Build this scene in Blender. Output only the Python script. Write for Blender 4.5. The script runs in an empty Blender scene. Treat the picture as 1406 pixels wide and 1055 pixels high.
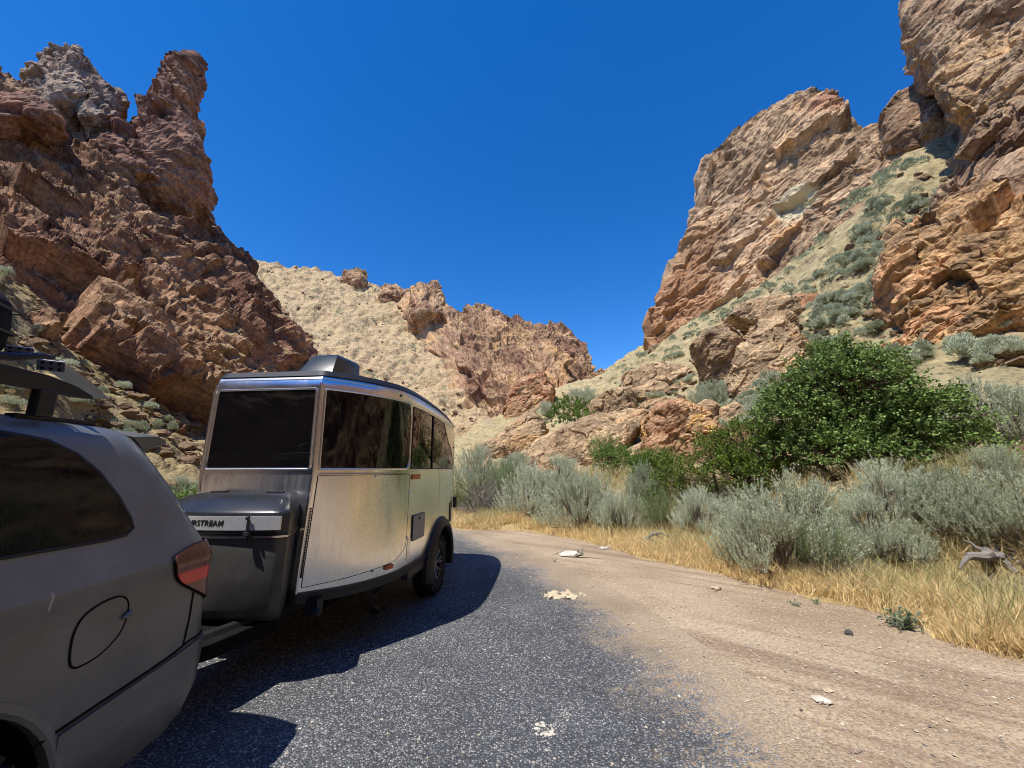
import bpy, bmesh, math, random
import numpy as np
from mathutils import Vector, Matrix
from mathutils.geometry import delaunay_2d_cdt
PI = math.pi; R = math.radians
random.seed(7); rng = np.random.default_rng(11)
sc = bpy.context.scene; COL = sc.collection

# ------------------------------------------------------------------ camera, sky, sun, exposure
CAM_H, PITCH, FPX, CX, CY = 1.65, 12.0, 550.0, 703.0, 527.5
cd = bpy.data.cameras.new('camera'); cam = bpy.data.objects.new('camera', cd); COL.objects.link(cam)
cam.location = (0, 0, CAM_H); cam.rotation_euler = (R(90 + PITCH), 0, 0)
cd.sensor_width = 36; cd.lens = 36 * FPX / 1406; cd.clip_start = 0.05; cd.clip_end = 6000
sc.camera = cam
SUN = Vector((-0.30, -0.35, 0.90)).normalized()
w = bpy.data.worlds.new('World'); sc.world = w; w.use_nodes = True
nt = w.node_tree; bg = nt.nodes['Background']; sky = nt.nodes.new('ShaderNodeTexSky')
sky.sky_type = 'NISHITA'; sky.sun_disc = False; sky.sun_elevation = math.asin(SUN.z)
sky.sun_rotation = math.atan2(SUN.x, SUN.y); sky.altitude = 1300; sky.air_density = 1.0; sky.dust_density = 0.15; sky.ozone_density = 4.0
hs = nt.nodes.new('ShaderNodeHueSaturation'); hs.inputs['Saturation'].default_value = 1.34; hs.inputs['Hue'].default_value = .508; nt.links.new(sky.outputs[0], hs.inputs['Color'])
nt.links.new(hs.outputs[0], bg.inputs[0]); bg.inputs[1].default_value = 0.15
ld = bpy.data.lights.new('sun', 'SUN'); ld.energy = 4.4; ld.angle = R(0.5); ld.color = (1, 0.955, 0.88)
lo = bpy.data.objects.new('sun', ld); COL.objects.link(lo); lo.rotation_euler = SUN.to_track_quat('Z', 'Y').to_euler(); lo.location = (-20, -25, 60)
sc.view_settings.view_transform = 'Standard'; sc.view_settings.look = 'None'; sc.view_settings.exposure = 0.5; sc.view_settings.gamma = 1
sc.cycles.max_bounces = 6; sc.cycles.diffuse_bounces = 3; sc.cycles.glossy_bounces = 4; sc.cycles.transparent_max_bounces = 8
sc.cycles.use_denoising = True; sc.cycles.filter_width = 1.0

# ------------------------------------------------------------------ helpers
CP, SP = math.cos(R(PITCH)), math.sin(R(PITCH))
def ray(px, py):
    x = (px - CX) / FPX; y = (CY - py) / FPX
    return np.array([x, CP - y * SP, y * CP + SP])
def P(px, py, r):                       # a viewing direction at horizontal range r -> world point
    d = ray(px, py); return np.array([0, 0, CAM_H]) + d * (r / math.hypot(d[0], d[1]))
def G(px, py, z=0.0):                   # where that direction meets the level z
    d = ray(px, py); return np.array([0, 0, CAM_H]) + d * ((z - CAM_H) / d[2])

def props(o, label=None, cat=None, group=None, kind=None):
    if label: o['label'] = label
    if cat: o['category'] = cat
    if group: o['group'] = group
    if kind: o['kind'] = kind
    return o
def link(name, me, parent=None):
    o = bpy.data.objects.new(name, me); COL.objects.link(o)
    if parent: o.parent = parent
    return o
def empty(name, loc=(0, 0, 0), rz=0, parent=None):
    o = link(name, None, parent); o.location = loc; o.rotation_euler = (0, 0, rz); o.empty_display_size = .2; return o
def np_mesh(name, V, F, mat=None, parent=None, smooth=False, loc=None):
    V = np.asarray(V, np.float32).reshape(-1, 3)
    if loc is not None: V = V - np.asarray(loc, np.float32)
    me = bpy.data.meshes.new(name)
    Fs = F if isinstance(F, list) and len(F) and isinstance(F[0], np.ndarray) else [np.asarray(F)]
    me.vertices.add(len(V)); me.vertices.foreach_set('co', V.ravel())
    li = np.concatenate([f.ravel() for f in Fs]).astype(np.int32)
    ln = np.concatenate([np.full(len(f), f.shape[1], np.int32) for f in Fs])
    me.loops.add(len(li)); me.loops.foreach_set('vertex_index', li)
    me.polygons.add(len(ln)); st = np.concatenate([[0], np.cumsum(ln)[:-1]]).astype(np.int32)
    me.polygons.foreach_set('loop_start', st); me.polygons.foreach_set('loop_total', ln)
    me.update(calc_edges=True); me.validate()
    me.polygons.foreach_set('use_smooth', np.full(len(me.polygons), smooth))
    if mat: me.materials.append(mat)
    o = link(name, me, parent)
    if loc is not None: o.location = loc
    return o
class MB:
    def __init__(s): s.v = []; s.f = []
    def add(s, V, F):
        b = len(s.v); s.v += [tuple(map(float, p)) for p in V]; s.f += [tuple(b + i for i in f) for f in F]; return s
    def box(s, c, d, rot=None):
        M = rot or Matrix.Identity(3); h = [x / 2 for x in d]; V = []
        for x in (-1, 1):
            for y in (-1, 1):
                for z in (-1, 1):
                    V.append(Vector(c) + M @ Vector((x * h[0], y * h[1], z * h[2])))
        return s.add(V, [(0, 1, 3, 2), (4, 6, 7, 5), (0, 4, 5, 1), (2, 3, 7, 6), (0, 2, 6, 4), (1, 5, 7, 3)])
    def tube(s, pts, rad, n=8, cap=True, closed=False):
        pts = [Vector(p) for p in pts]; m = len(pts); rr = rad if hasattr(rad, '__len__') else [rad] * m
        V = []; prev = None
        for i, p in enumerate(pts):
            a = pts[(i - 1) % m] if (closed or i > 0) else p; b = pts[(i + 1) % m] if (closed or i < m - 1) else p
            t = (b - a).normalized() if (b - a).length > 1e-9 else Vector((0, 0, 1))
            if prev is None:
                u = t.orthogonal().normalized()
            else:
                u = (prev - t * prev.dot(t)); u = u.normalized() if u.length > 1e-6 else t.orthogonal().normalized()
            prev = u; v = t.cross(u)
            for k in range(n):
                an = 2 * PI * k / n; V.append(p + (u * math.cos(an) + v * math.sin(an)) * rr[i])
        F = []
        for i in range(m if closed else m - 1):
            j = (i + 1) % m
            for k in range(n):
                l = (k + 1) % n; F.append((i * n + k, i * n + l, j * n + l, j * n + k))
        if cap and not closed: F += [tuple(range(n))[::-1], tuple((m - 1) * n + k for k in range(n))]
        return s.add(V, F)
    def lathe(s, prof, c, axis='x', n=40, closed=False):
        V = []; F = []; m = len(prof)
        for k in range(n):
            a = 2 * PI * k / n
            for (r_, h) in prof:
                q = (h, r_ * math.cos(a), r_ * math.sin(a)) if axis == 'x' else (r_ * math.cos(a), r_ * math.sin(a), h)
                V.append(Vector(c) + Vector(q))
        for k in range(n):
            l = (k + 1) % n
            for i in range(m if closed else m - 1):
                j = (i + 1) % m; F.append((k * m + i, k * m + j, l * m + j, l * m + i))
        return s.add(V, F)
    def loft(s, rings, cap=True):
        n = len(rings[0]); V = [p for r_ in rings for p in r_]; F = []
        for i in range(len(rings) - 1):
            for k in range(n):
                l = (k + 1) % n; F.append((i * n + k, i * n + l, (i + 1) * n + l, (i + 1) * n + k))
        if cap: F += [tuple(range(n))[::-1], tuple((len(rings) - 1) * n + k for k in range(n))]
        return s.add(V, F)
    def prism(s, poly, off):
        n = len(poly); o = Vector(off); V = [Vector(p) for p in poly] + [Vector(p) + o for p in poly]
        return s.add(V, [tuple(range(n))[::-1], tuple(range(n, 2 * n))] + [(k, (k + 1) % n, n + (k + 1) % n, n + k) for k in range(n)])
    def build(s, name, mat, parent=None, smooth=False, bevel=0, loc=None, normals=True):
        me = bpy.data.meshes.new(name); me.from_pydata(s.v, [], s.f)
        bm = bmesh.new(); bm.from_mesh(me)
        if bevel:
            bm.normal_update()
            es = [e for e in bm.edges if len(e.link_faces) == 2 and e.calc_face_angle(0) > 0.5]
            bmesh.ops.bevel(bm, geom=es, offset=bevel, segments=2, affect='EDGES', profile=.6)
        if normals: bmesh.ops.recalc_face_normals(bm, faces=bm.faces)
        bm.to_mesh(me); bm.free()
        for p in me.polygons: p.use_smooth = smooth
        if smooth and smooth != 'full': me.set_sharp_from_angle(angle=R(38))
        if mat: me.materials.append(mat)
        o = link(name, me, parent)
        if loc is not None:
            me.transform(Matrix.Translation(-Vector(loc))); o.location = loc
        return o

# ------------------------------------------------------------------ numpy noise
def _h(ix, iy, iz, s):
    with np.errstate(over='ignore'):
        n = (ix.astype(np.int64) * 374761393 + iy.astype(np.int64) * 668265263 + iz.astype(np.int64) * 1274126177 + s * 974711) & 0xFFFFFFFF
        n = ((n ^ (n >> 13)) * 1274126177) & 0xFFFFFFFF
        n = ((n ^ (n >> 15)) * 2246822519) & 0xFFFFFFFF
        n = n ^ (n >> 16)
    return (n & 0xFFFFFF).astype(np.float64) / 16777216.0
def vnoise(p, s=0):
    i = np.floor(p).astype(np.int64); f = p - i; f = f * f * f * (f * (f * 6 - 15) + 10); o = 0
    for a in (0, 1):
        for b in (0, 1):
            for c in (0, 1):
                wgt = (f[:, 0] if a else 1 - f[:, 0]) * (f[:, 1] if b else 1 - f[:, 1]) * (f[:, 2] if c else 1 - f[:, 2])
                o = o + wgt * _h(i[:, 0] + a, i[:, 1] + b, i[:, 2] + c, s)
    return o * 2 - 1
def fbm(p, s=0, oct=4, gain=.5):
    o = 0; a = 1
    for k in range(oct): o = o + a * vnoise(p * (2.03 ** k) + 7.7 * k, s + k); a *= gain
    return o
def facets(p, s=0, tilt=1.0):           # one tilted plane per Voronoi cell: broken, blocky rock
    i = np.floor(p).astype(np.int64); n = len(p); d1 = np.full(n, 9.); d2 = np.full(n, 9.); val = np.zeros(n); hv = np.zeros(n)
    for a in (-1, 0, 1):
        for b in (-1, 0, 1):
            for c in (-1, 0, 1):
                q = i + np.array([a, b, c]); X, Y, Z = q[:, 0], q[:, 1], q[:, 2]
                o = np.c_[_h(X, Y, Z, s), _h(X, Y, Z, s + 1), _h(X, Y, Z, s + 2)]
                d = p - (q + o); dd = (d * d).sum(1)
                g = np.c_[_h(X, Y, Z, s + 3), _h(X, Y, Z, s + 4), _h(X, Y, Z, s + 5)] - .5; h = _h(X, Y, Z, s + 6)
                v = .5 * (h - .5) + tilt * (g * d).sum(1)
                m = dd < d1; d2 = np.where(m, d1, np.minimum(d2, dd)); val = np.where(m, v, val); hv = np.where(m, h, hv); d1 = np.where(m, dd, d1)
    return val, np.sqrt(d2) - np.sqrt(d1), hv
BLK = []
def bed_basis(az, dip):                 # rows: along the bed, into the hill, across the beds
    l = np.array([math.cos(az), -math.sin(az), 0]); dpt = np.array([math.sin(az), math.cos(az), 0]); z = np.array([0, 0, 1.])
    return np.array([l * math.cos(dip) + z * math.sin(dip), dpt, -l * math.sin(dip) + z * math.cos(dip)])
def rock_disp(V, B, scales, seed):
    q = V @ B.T; d = np.zeros(len(V)); blk = np.zeros(len(V)); c0 = scales[0][0][0]
    qw = q + np.c_[fbm(q / (c0 * .5), seed + 50, 4), fbm(q / (c0 * .5), seed + 60, 4), fbm(q / (c0 * .5), seed + 70, 4)] * c0 * .10
    for k, (cell, amp, tilt) in enumerate(scales):
        v, e, h = facets(qw / np.array(cell) + 3.3 * k, seed + 11 * k, tilt)
        d += amp * v; blk += h * (.45, .35, .2)[k]
    BLK.append(blk); return d

# ------------------------------------------------------------------ materials
class NT:
    def __init__(s, name):
        s.m = bpy.data.materials.new(name); s.m.use_nodes = True; s.t = s.m.node_tree; s.b = s.t.nodes['Principled BSDF']
        s.geo = s.n('ShaderNodeNewGeometry'); s.tc = s.n('ShaderNodeTexCoord'); s.pos = s.geo.outputs['Position']; s.obj = s.tc.outputs['Object']
    def n(s, t, **k):
        nd = s.t.nodes.new(t)
        for a, v in k.items(): setattr(nd, a, v)
        return nd
    def l(s, o, i):
        if hasattr(o, 'is_output') or isinstance(o, bpy.types.NodeSocket): s.t.links.new(o, i)
        else: i.default_value = o
    def noise(s, vec, scale, detail=4, rough=.5, dist=0, out=0):
        nd = s.n('ShaderNodeTexNoise'); s.l(vec, nd.inputs['Vector']); nd.inputs['Scale'].default_value = scale
        nd.inputs['Detail'].default_value = detail; nd.inputs['Roughness'].default_value = rough; nd.inputs['Distortion'].default_value = dist
        return nd.outputs[out]
    def voro(s, vec, scale, feature='F1', out=0, rnd=1):
        nd = s.n('ShaderNodeTexVoronoi', feature=feature); s.l(vec, nd.inputs['Vector']); nd.inputs['Scale'].default_value = scale
        nd.inputs['Randomness'].default_value = rnd
        return nd.outputs[out]
    def ramp(s, v, stops, interp='LINEAR'):
        nd = s.n('ShaderNodeValToRGB'); s.l(v, nd.inputs[0]); e = nd.color_ramp.elements; nd.color_ramp.interpolation = interp
        while len(e) < len(stops): e.new(.5)
        for k, (p, c) in enumerate(stops):
            e[k].position = p; c = (c, c, c) if not hasattr(c, '__len__') else c; e[k].color = (*c, 1)
        return nd.outputs[0]
    def mix(s, f, a, b, mode='MIX'):
        nd = s.n('ShaderNodeMix', data_type='RGBA', blend_type=mode); s.l(f, nd.inputs[0])
        for v, i in ((a, 6), (b, 7)): s.l((*v, 1) if isinstance(v, tuple) and len(v) == 3 else v, nd.inputs[i])
        return nd.outputs[2]
    def math(s, op, a, b=0, c=None, clamp=False):
        nd = s.n('ShaderNodeMath', operation=op, use_clamp=clamp); s.l(a, nd.inputs[0]); s.l(b, nd.inputs[1])
        if c is not None: s.l(c, nd.inputs[2])
        return nd.outputs[0]
    def mapr(s, v, a, b, c=0, d=1):
        nd = s.n('ShaderNodeMapRange'); s.l(v, nd.inputs[0])
        for k, x in enumerate((a, b, c, d)): nd.inputs[k + 1].default_value = x
        return nd.outputs[0]
    def dots(s, vec, rows):
        cb = s.n('ShaderNodeCombineXYZ')
        for k, r_ in enumerate(rows):
            nd = s.n('ShaderNodeVectorMath', operation='DOT_PRODUCT'); s.l(vec, nd.inputs[0]); nd.inputs[1].default_value = tuple(map(float, r_)); s.l(nd.outputs['Value'], cb.inputs[k])
        return cb.outputs[0]
    def bump(s, h, strength=.5, dist=.05, prev=None):
        nd = s.n('ShaderNodeBump'); s.l(h, nd.inputs['Height']); nd.inputs['Strength'].default_value = strength; nd.inputs['Distance'].default_value = dist
        if prev is not None: s.l(prev, nd.inputs['Normal'])
        return nd.outputs[0]
    def sepz(s, v, k=2):
        nd = s.n('ShaderNodeSeparateXYZ'); s.l(v, nd.inputs[0]); return nd.outputs[k]
    def set(s, color=None, rough=None, metal=None, normal=None, spec=None, **k):
        for v, nme in ((color, 'Base Color'), (rough, 'Roughness'), (metal, 'Metallic'), (normal, 'Normal'), (spec, 'Specular IOR Level')):
            if v is not None: s.l((*v, 1) if nme == 'Base Color' and isinstance(v, tuple) and len(v) == 3 else v, s.b.inputs[nme])
        for nme, v in k.items(): s.b.inputs[nme].default_value = v
        return s.m

def rock_mat(name, stops, bed, grass=None, grass_lo=.62, grass_hi=.85, pale=.5, value=1.0, scale=1.0, dark=.45, marks=()):
    t = NT(name); B = bed
    pb = t.dots(t.pos, [B[0] * .3, B[1] * .3, B[2] * 1.0]); bl = t.n('ShaderNodeAttribute', attribute_name='block').outputs['Fac']
    n1 = t.noise(t.pos, .11 * scale, 5, .6, .6); n1b = t.noise(pb, .55 * scale, 6, .6, .4)
    c = t.ramp(t.math('ADD', t.math('ADD', t.math('MULTIPLY', n1, .45), t.math('MULTIPLY', n1b, .30)), t.math('MULTIPLY', bl, .25)), stops)
    c = t.mix(1, c, t.ramp(bl, [(.25, .80), (.5, 1.0), (.75, 1.25)]), 'MULTIPLY')
    n2 = t.noise(pb, 1.7 * scale, 8, .68); c = t.mix(1, c, t.ramp(n2, [(.30, dark * .8), (.45, .95), (.70, 1.45)]), 'MULTIPLY')
    n3 = t.noise(t.pos, 5 * scale, 6, .7); c = t.mix(1, c, t.ramp(n3, [(.32, .5), (.5, 1.0), (.68, 1.5)]), 'MULTIPLY')
    n4 = t.noise(t.pos, .9 * scale, 5, .6, 1.0); c = t.mix(t.mapr(n4, .60, .72, 0, pale), c, (.40, .33, .25))
    n6 = t.noise(t.dots(t.pos, [B[0] * .12, B[1] * .12, B[2] * 1.6]), 2.6 * scale, 6, .7, .3); c = t.mix(1, c, t.ramp(n6, [(.36, .55), (.44, 1.0), (.7, 1.12)]), 'MULTIPLY')
    n5 = t.noise(t.pos, .35 * scale, 6, .65, .6); c = t.mix(t.mapr(n5, .56, .70, 0, .65), c, (.075, .055, .05))
    for (pt, rad, col, st) in marks:         # stains with a shape of their own: a bleached scar, a rusty foot
        vd = t.n('ShaderNodeVectorMath', operation='DISTANCE'); t.l(t.mix(1, t.pos, t.mix(.5, (0, 0, 0), t.noise(t.pos, .55, 5, .65, 0, 1)), 'ADD'), vd.inputs[0]); vd.inputs[1].default_value = tuple(float(x) + .25 for x in pt)
        mk = t.math('ADD', vd.outputs['Value'], t.math('MULTIPLY', t.math('SUBTRACT', t.noise(t.pos, .6, 6, .7), .5), rad * 1.6)); c = t.mix(t.mapr(mk, rad, rad * .7, 0, st), c, col)
    if grass is not None:
        nz = t.sepz(t.geo.outputs['Normal']); gn = t.noise(t.pos, .8, 5, .6)
        m = t.mapr(t.math('ADD', nz, t.math('MULTIPLY', t.math('SUBTRACT', gn, .5), .55)), grass_lo, grass_hi)
        gc = t.mix(t.noise(t.pos, 2.2, 5, .6), grass, tuple(x * .55 for x in grass)); c = t.mix(m, c, gc)
    c = t.mix(1, c, (value, value * .965, value * .84), 'MULTIPLY')
    h1 = t.noise(pb, 1.6 * scale, 10, .65); h2 = t.voro(t.mix(.25, t.pos, t.noise(t.pos, 1.5, 3, .5, 0, 1)), 1.6 * scale, 'DISTANCE_TO_EDGE')
    b1 = t.bump(h1, .6, .14 / scale); b2 = t.bump(t.mapr(h2, 0, .06), .5, .06 / scale, b1); b3 = t.bump(t.noise(t.pos, 9 * scale, 8, .75), .8, .05 / scale, b2)
    return t.set(c, .92, 0, b3, .15)

BED_L = bed_basis(R(-42), R(-28)); BED_R = bed_basis(R(45), R(32)); BED_C = bed_basis(0, R(-68)); BED_V = bed_basis(R(-42), R(-75))
M_LEFT = rock_mat('left cliff rock', [(.30, (.09, .055, .048)), (.42, (.19, .095, .07)), (.50, (.27, .15, .105)), (.58, (.33, .215, .145)), (.70, (.34, .165, .09))], BED_L, (.42, .33, .17), .62, .84, .5, .88, 1.0, .28)
M_SPIRE = rock_mat('dark red spire rock', [(.30, (.12, .07, .06)), (.45, (.20, .10, .08)), (.56, (.26, .15, .115)), (.70, (.30, .19, .13))], BED_L, None, pale=.3, value=1.0)
M_KNOB = rock_mat('grey purple rock', [(.30, (.13, .10, .09)), (.48, (.22, .16, .14)), (.62, (.31, .24, .20)), (.75, (.26, .15, .11))], BED_L, None, pale=.5, value=1.05)
M_BUTTE = rock_mat('butte rock', [(.30, (.17, .115, .08)), (.43, (.30, .205, .14)), (.54, (.38, .27, .19)), (.64, (.38, .215, .11)), (.76, (.46, .32, .19))], BED_R, (.36, .31, .16), .80, 1.0, .32, 1.08, marks=((P(925, 440, 56), 9, (.34, .17, .09), .6), (P(965, 345, 57), 5, (.36, .20, .11), .5), (P(1092, 280, 50.5), 2.6, (.56, .51, .39), .9), (P(1140, 150, 56), 3.0, (.32, .16, .11), .7)))
M_TOWER = rock_mat('tower rock', [(.30, (.16, .10, .075)), (.43, (.28, .175, .12)), (.54, (.33, .235, .165)), (.64, (.37, .235, .13)), (.76, (.35, .265, .19))], BED_R, (.36, .31, .16), .80, 1.0, .3, .95)
M_ORANGE = rock_mat('orange cliff rock', [(.28, (.15, .10, .08)), (.40, (.26, .17, .11)), (.50, (.38, .245, .135)), (.58, (.37, .205, .12)), (.66, (.42, .295, .16)), (.76, (.32, .245, .185))], BED_R, (.40, .33, .16), .78, 1.0, .3, 1.12)
M_RIDGE = rock_mat('ridge rock', [(.30, (.17, .09, .07)), (.42, (.29, .16, .115)), (.52, (.38, .25, .17)), (.62, (.43, .26, .13)), (.75, (.45, .33, .21))], BED_C, (.42, .33, .19), .66, .85, .25, .92, .6, .36)
M_BOULDER = rock_mat('boulder rock', [(.30, (.19, .13, .09)), (.44, (.33, .235, .16)), (.56, (.42, .31, .21)), (.68, (.40, .24, .125)), (.78, (.50, .36, .18))], BED_R, None, pale=.4, value=.92, scale=1.6, dark=.55)
M_BOULDER_R = rock_mat('rusty boulder rock', [(.30, (.24, .10, .06)), (.44, (.36, .19, .12)), (.56, (.42, .28, .19)), (.66, (.48, .29, .09)), (.78, (.38, .18, .09))], BED_R, None, pale=.3, value=.95, scale=1.6, dark=.5)

def slope_mat(name, a, b, c_, rock):
    t = NT(name); c = t.ramp(t.noise(t.pos, .22, 6, .62, .5), [(.32, a), (.5, b), (.66, c_)])
    c = t.mix(1, c, t.ramp(t.noise(t.pos, 1.9, 8, .7), [(.3, .55), (.5, 1.0), (.7, 1.35)]), 'MULTIPLY')
    c = t.mix(1, c, t.ramp(t.noise(t.pos, 8, 5, .7), [(.3, .7), (.5, 1.0), (.7, 1.25)]), 'MULTIPLY')
    c = t.mix(t.mapr(t.noise(t.pos, .5, 6, .7, .8), .56, .66, 0, .8), c, rock)
    vb = t.voro(t.pos, 2.3); c = t.mix(t.mapr(vb, .10, .26, .75, 0), c, (.11, .10, .055))
    b1 = t.bump(t.noise(t.pos, .9, 10, .7), .9, .5); b2 = t.bump(t.noise(t.pos, 6, 6, .7), .8, .08, b1)
    return t.set(c, .95, 0, b2, .1)
M_SLOPE_R = slope_mat('right slope grass', (.34, .285, .15), (.45, .365, .20), (.32, .285, .165), (.38, .28, .20))
M_SLOPE_L = slope_mat('left slope grass', (.24, .18, .09), (.40, .31, .16), (.27, .21, .12), (.20, .13, .085))
M_FAR = slope_mat('far hillside', (.41, .295, .165), (.49, .365, .21), (.36, .255, .15), (.31, .195, .125))

def ground_mat():
    t = NT('dirt and straw ground')
    c = t.ramp(t.noise(t.pos, .7, 8, .6, .3), [(.3, (.275, .198, .122)), (.5, (.38, .285, .183)), (.7, (.45, .35, .235))])
    # compacted tracks running along the shoulder
    c = t.mix(t.mapr(t.noise(t.dots(t.pos, [(.25, .1, 0), (1.2, 1.5, 0), (0, 0, 1)]), 1.3, 5, .6), .46, .62, 0, .85), c, (.215, .145, .095))
    v = t.n('ShaderNodeTexVoronoi'); v.inputs['Scale'].default_value = 55; t.l(t.pos, v.inputs['Vector'])
    g = t.sepz(v.outputs['Color'], 0)
    c = t.mix(t.math('MULTIPLY', t.mapr(g, .42, .58), t.mapr(v.outputs['Distance'], .45, .30)), c, t.mix(t.sepz(v.outputs['Color'], 1), (.60, .49, .36), (.17, .135, .11)))
    v2 = t.n('ShaderNodeTexVoronoi'); v2.inputs['Scale'].default_value = 21; t.l(t.pos, v2.inputs['Vector'])
    c = t.mix(t.math('MULTIPLY', t.mapr(t.sepz(v2.outputs['Color'], 0), .86, .9), t.mapr(v2.outputs['Distance'], .34, .22)), c, t.mix(t.sepz(v2.outputs['Color'], 1), (.60, .52, .40), (.15, .13, .12)))
    c = t.mix(1, c, t.ramp(t.noise(t.pos, 30, 4, .7), [(.3, .6), (.5, 1), (.7, 1.35)]), 'MULTIPLY')
    b1 = t.bump(t.noise(t.pos, 3, 8, .6), .5, .06); b2 = t.bump(t.mapr(v.outputs['Distance'], .0, .5, 1, 0), .7, .012, b1)
    return t.set(c, .95, 0, b2, .1)
M_GROUND = ground_mat()
def straw_mat():
    t = NT('straw litter'); c = t.ramp(t.noise(t.dots(t.pos, [(1, .3, 0), (.2, 1, 0), (0, 0, 1)]), 9, 6, .7), [(.3, (.26, .18, .085)), (.5, (.43, .31, .14)), (.7, (.56, .42, .20))])
    c = t.mix(1, c, t.ramp(t.noise(t.pos, 60, 3, .7), [(.3, .6), (.5, 1), (.7, 1.3)]), 'MULTIPLY')
    return t.set(c, .95, 0, t.bump(t.noise(t.pos, 40, 5, .7), .9, .03), .1)
M_STRAW = straw_mat()
def road_mat():
    t = NT('chip seal asphalt')
    v = t.n('ShaderNodeTexVoronoi'); v.inputs['Scale'].default_value = 76; t.l(t.pos, v.inputs['Vector'])
    cell = t.sepz(v.outputs['Color'], 0)
    c = t.ramp(cell, [(0, (.075, .077, .080)), (.36, (.13, .133, .136)), (.62, (.205, .207, .209)), (.80, (.33, .328, .32)), (.93, (.46, .45, .42)), (1, (.60, .575, .53))])
    c = t.mix(t.mapr(v.outputs['Distance'], .38, .6, 0, .85), c, (.035, .038, .043))
    v2 = t.n('ShaderNodeTexVoronoi'); v2.inputs['Scale'].default_value = 24; t.l(t.pos, v2.inputs['Vector'])
    c = t.mix(t.math('MULTIPLY', t.mapr(t.sepz(v2.outputs['Color'], 0), .90, .93), t.mapr(v2.outputs['Distance'], .30, .20)), c, t.mix(t.sepz(v2.outputs['Color'], 1), (.62, .58, .50), (.48, .36, .24)))
    c = t.mix(1, c, t.ramp(t.noise(t.pos, .9, 5, .6, .4), [(.3, .78), (.5, 1), (.7, 1.28)]), 'MULTIPLY')
    # dust ground in along wandering tracks and towards the soft edge ('edge' is 0 at the rim, 1 on the road)
    a = t.n('ShaderNodeAttribute', attribute_name='edge'); en = t.noise(t.pos, 1.1, 6, .62)
    e = t.math('ADD', a.outputs['Fac'], t.math('MULTIPLY', t.math('SUBTRACT', en, .5), .9))
    fine = t.math('ADD', t.math('MULTIPLY', t.math('SUBTRACT', cell, .5), .45), t.math('MULTIPLY', t.math('SUBTRACT', t.noise(t.pos, 7, 4, .7), .5), .6))
    m = t.mapr(t.math('ADD', e, fine), .58, .40)
    dirt = t.mix(1, t.ramp(t.noise(t.pos, .7, 8, .6, .3), [(.3, (.275, .198, .122)), (.5, (.38, .285, .183)), (.7, (.45, .35, .235))]), t.ramp(t.noise(t.pos, 30, 4, .7), [(.3, .72), (.5, 1), (.7, 1.25)]), 'MULTIPLY')
    dirt = t.mix(t.math('MULTIPLY', t.mapr(cell, .72, .8), t.mapr(v.outputs['Distance'], .45, .3)), dirt, (.50, .43, .34))
    c = t.mix(t.mapr(t.noise(t.pos, .55, 6, .65, .6), .58, .75, 0, .38), c, (.26, .215, .165))
    c = t.mix(m, c, dirt)
    b = t.bump(t.mapr(v.outputs['Distance'], .1, .55, 1, 0), .9, .012)
    return t.set(c, .85, 0, b, .35)
M_ROAD = road_mat()

def leaf_mat(name, a, b, rough=.6, trans=.25, lo=.62, hi=1.4):
    t = NT(name); oi = t.n('ShaderNodeObjectInfo')
    c = t.mix(t.noise(t.obj, 3.0, 4, .6), a, b)
    isl = t.geo.outputs['Random Per Island']; c = t.mix(1, c, t.ramp(isl, [(0, lo), (.5, 1.0), (1, hi)]), 'MULTIPLY')
    hs = t.n('ShaderNodeHueSaturation'); t.l(c, hs.inputs['Color']); t.l(t.mapr(oi.outputs['Random'], 0, 1, .82, 1.18), hs.inputs['Value']); t.l(t.mapr(oi.outputs['Random'], 0, 1, 1.1, .85), hs.inputs['Saturation'])
    c = hs.outputs[0]; t.set(c, rough, 0, None, .25)
    tr = t.n('ShaderNodeBsdfTranslucent'); t.l(c, tr.inputs['Color']); ms = t.n('ShaderNodeMixShader'); ms.inputs[0].default_value = trans
    t.l(t.b.outputs[0], ms.inputs[1]); t.l(tr.outputs[0], ms.inputs[2]); t.l(ms.outputs[0], t.t.nodes['Material Output'].inputs[0])
    return t.m
M_SAGE = leaf_mat('sagebrush leaf', (.43, .475, .325), (.63, .66, .49), .7, .3)
M_SAGE_O = leaf_mat('olive sagebrush leaf', (.37, .41, .26), (.54, .575, .41), .7, .2)
M_RABBIT = leaf_mat('rabbitbrush stem', (.17, .23, .08), (.27, .33, .14), .65, .25)
M_GREEN = leaf_mat('hawthorn leaf', (.095, .17, .026), (.20, .29, .065), .38, .32, .42, 1.75); M_GREEN2 = leaf_mat('young hawthorn leaf', (.105, .165, .028), (.20, .27, .065), .40, .32, .45, 1.65)
M_BRIGHT = leaf_mat('bright green leaf', (.11, .19, .03), (.18, .27, .06), .5, .3)
M_WEED = leaf_mat('grey green weed leaf', (.17, .22, .14), (.26, .31, .2), .6, .2)
M_GRASS = leaf_mat('dry grass', (.72, .53, .25), (.84, .67, .37), .6, .3)
M_GRASSG = leaf_mat('half green grass', (.42, .42, .19), (.58, .51, .27), .6, .3)
def wood_mat(name, a, b):
    t = NT(name); c = t.mix(t.noise(t.dots(t.obj, [(3, 0, 0), (0, 3, 0), (0, 0, 18)]), 2, 6, .7), a, b)
    return t.set(c, .85, 0, t.bump(t.noise(t.obj, 35, 6, .7), .7, .01), .2)
M_TWIG = wood_mat('sagebrush bark', (.13, .10, .075), (.25, .21, .17)); M_DEAD = wood_mat('weathered grey wood', (.13, .115, .10), (.29, .265, .23))
M_TRUNK = wood_mat('dark bark', (.07, .05, .035), (.14, .10, .07))

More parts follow.
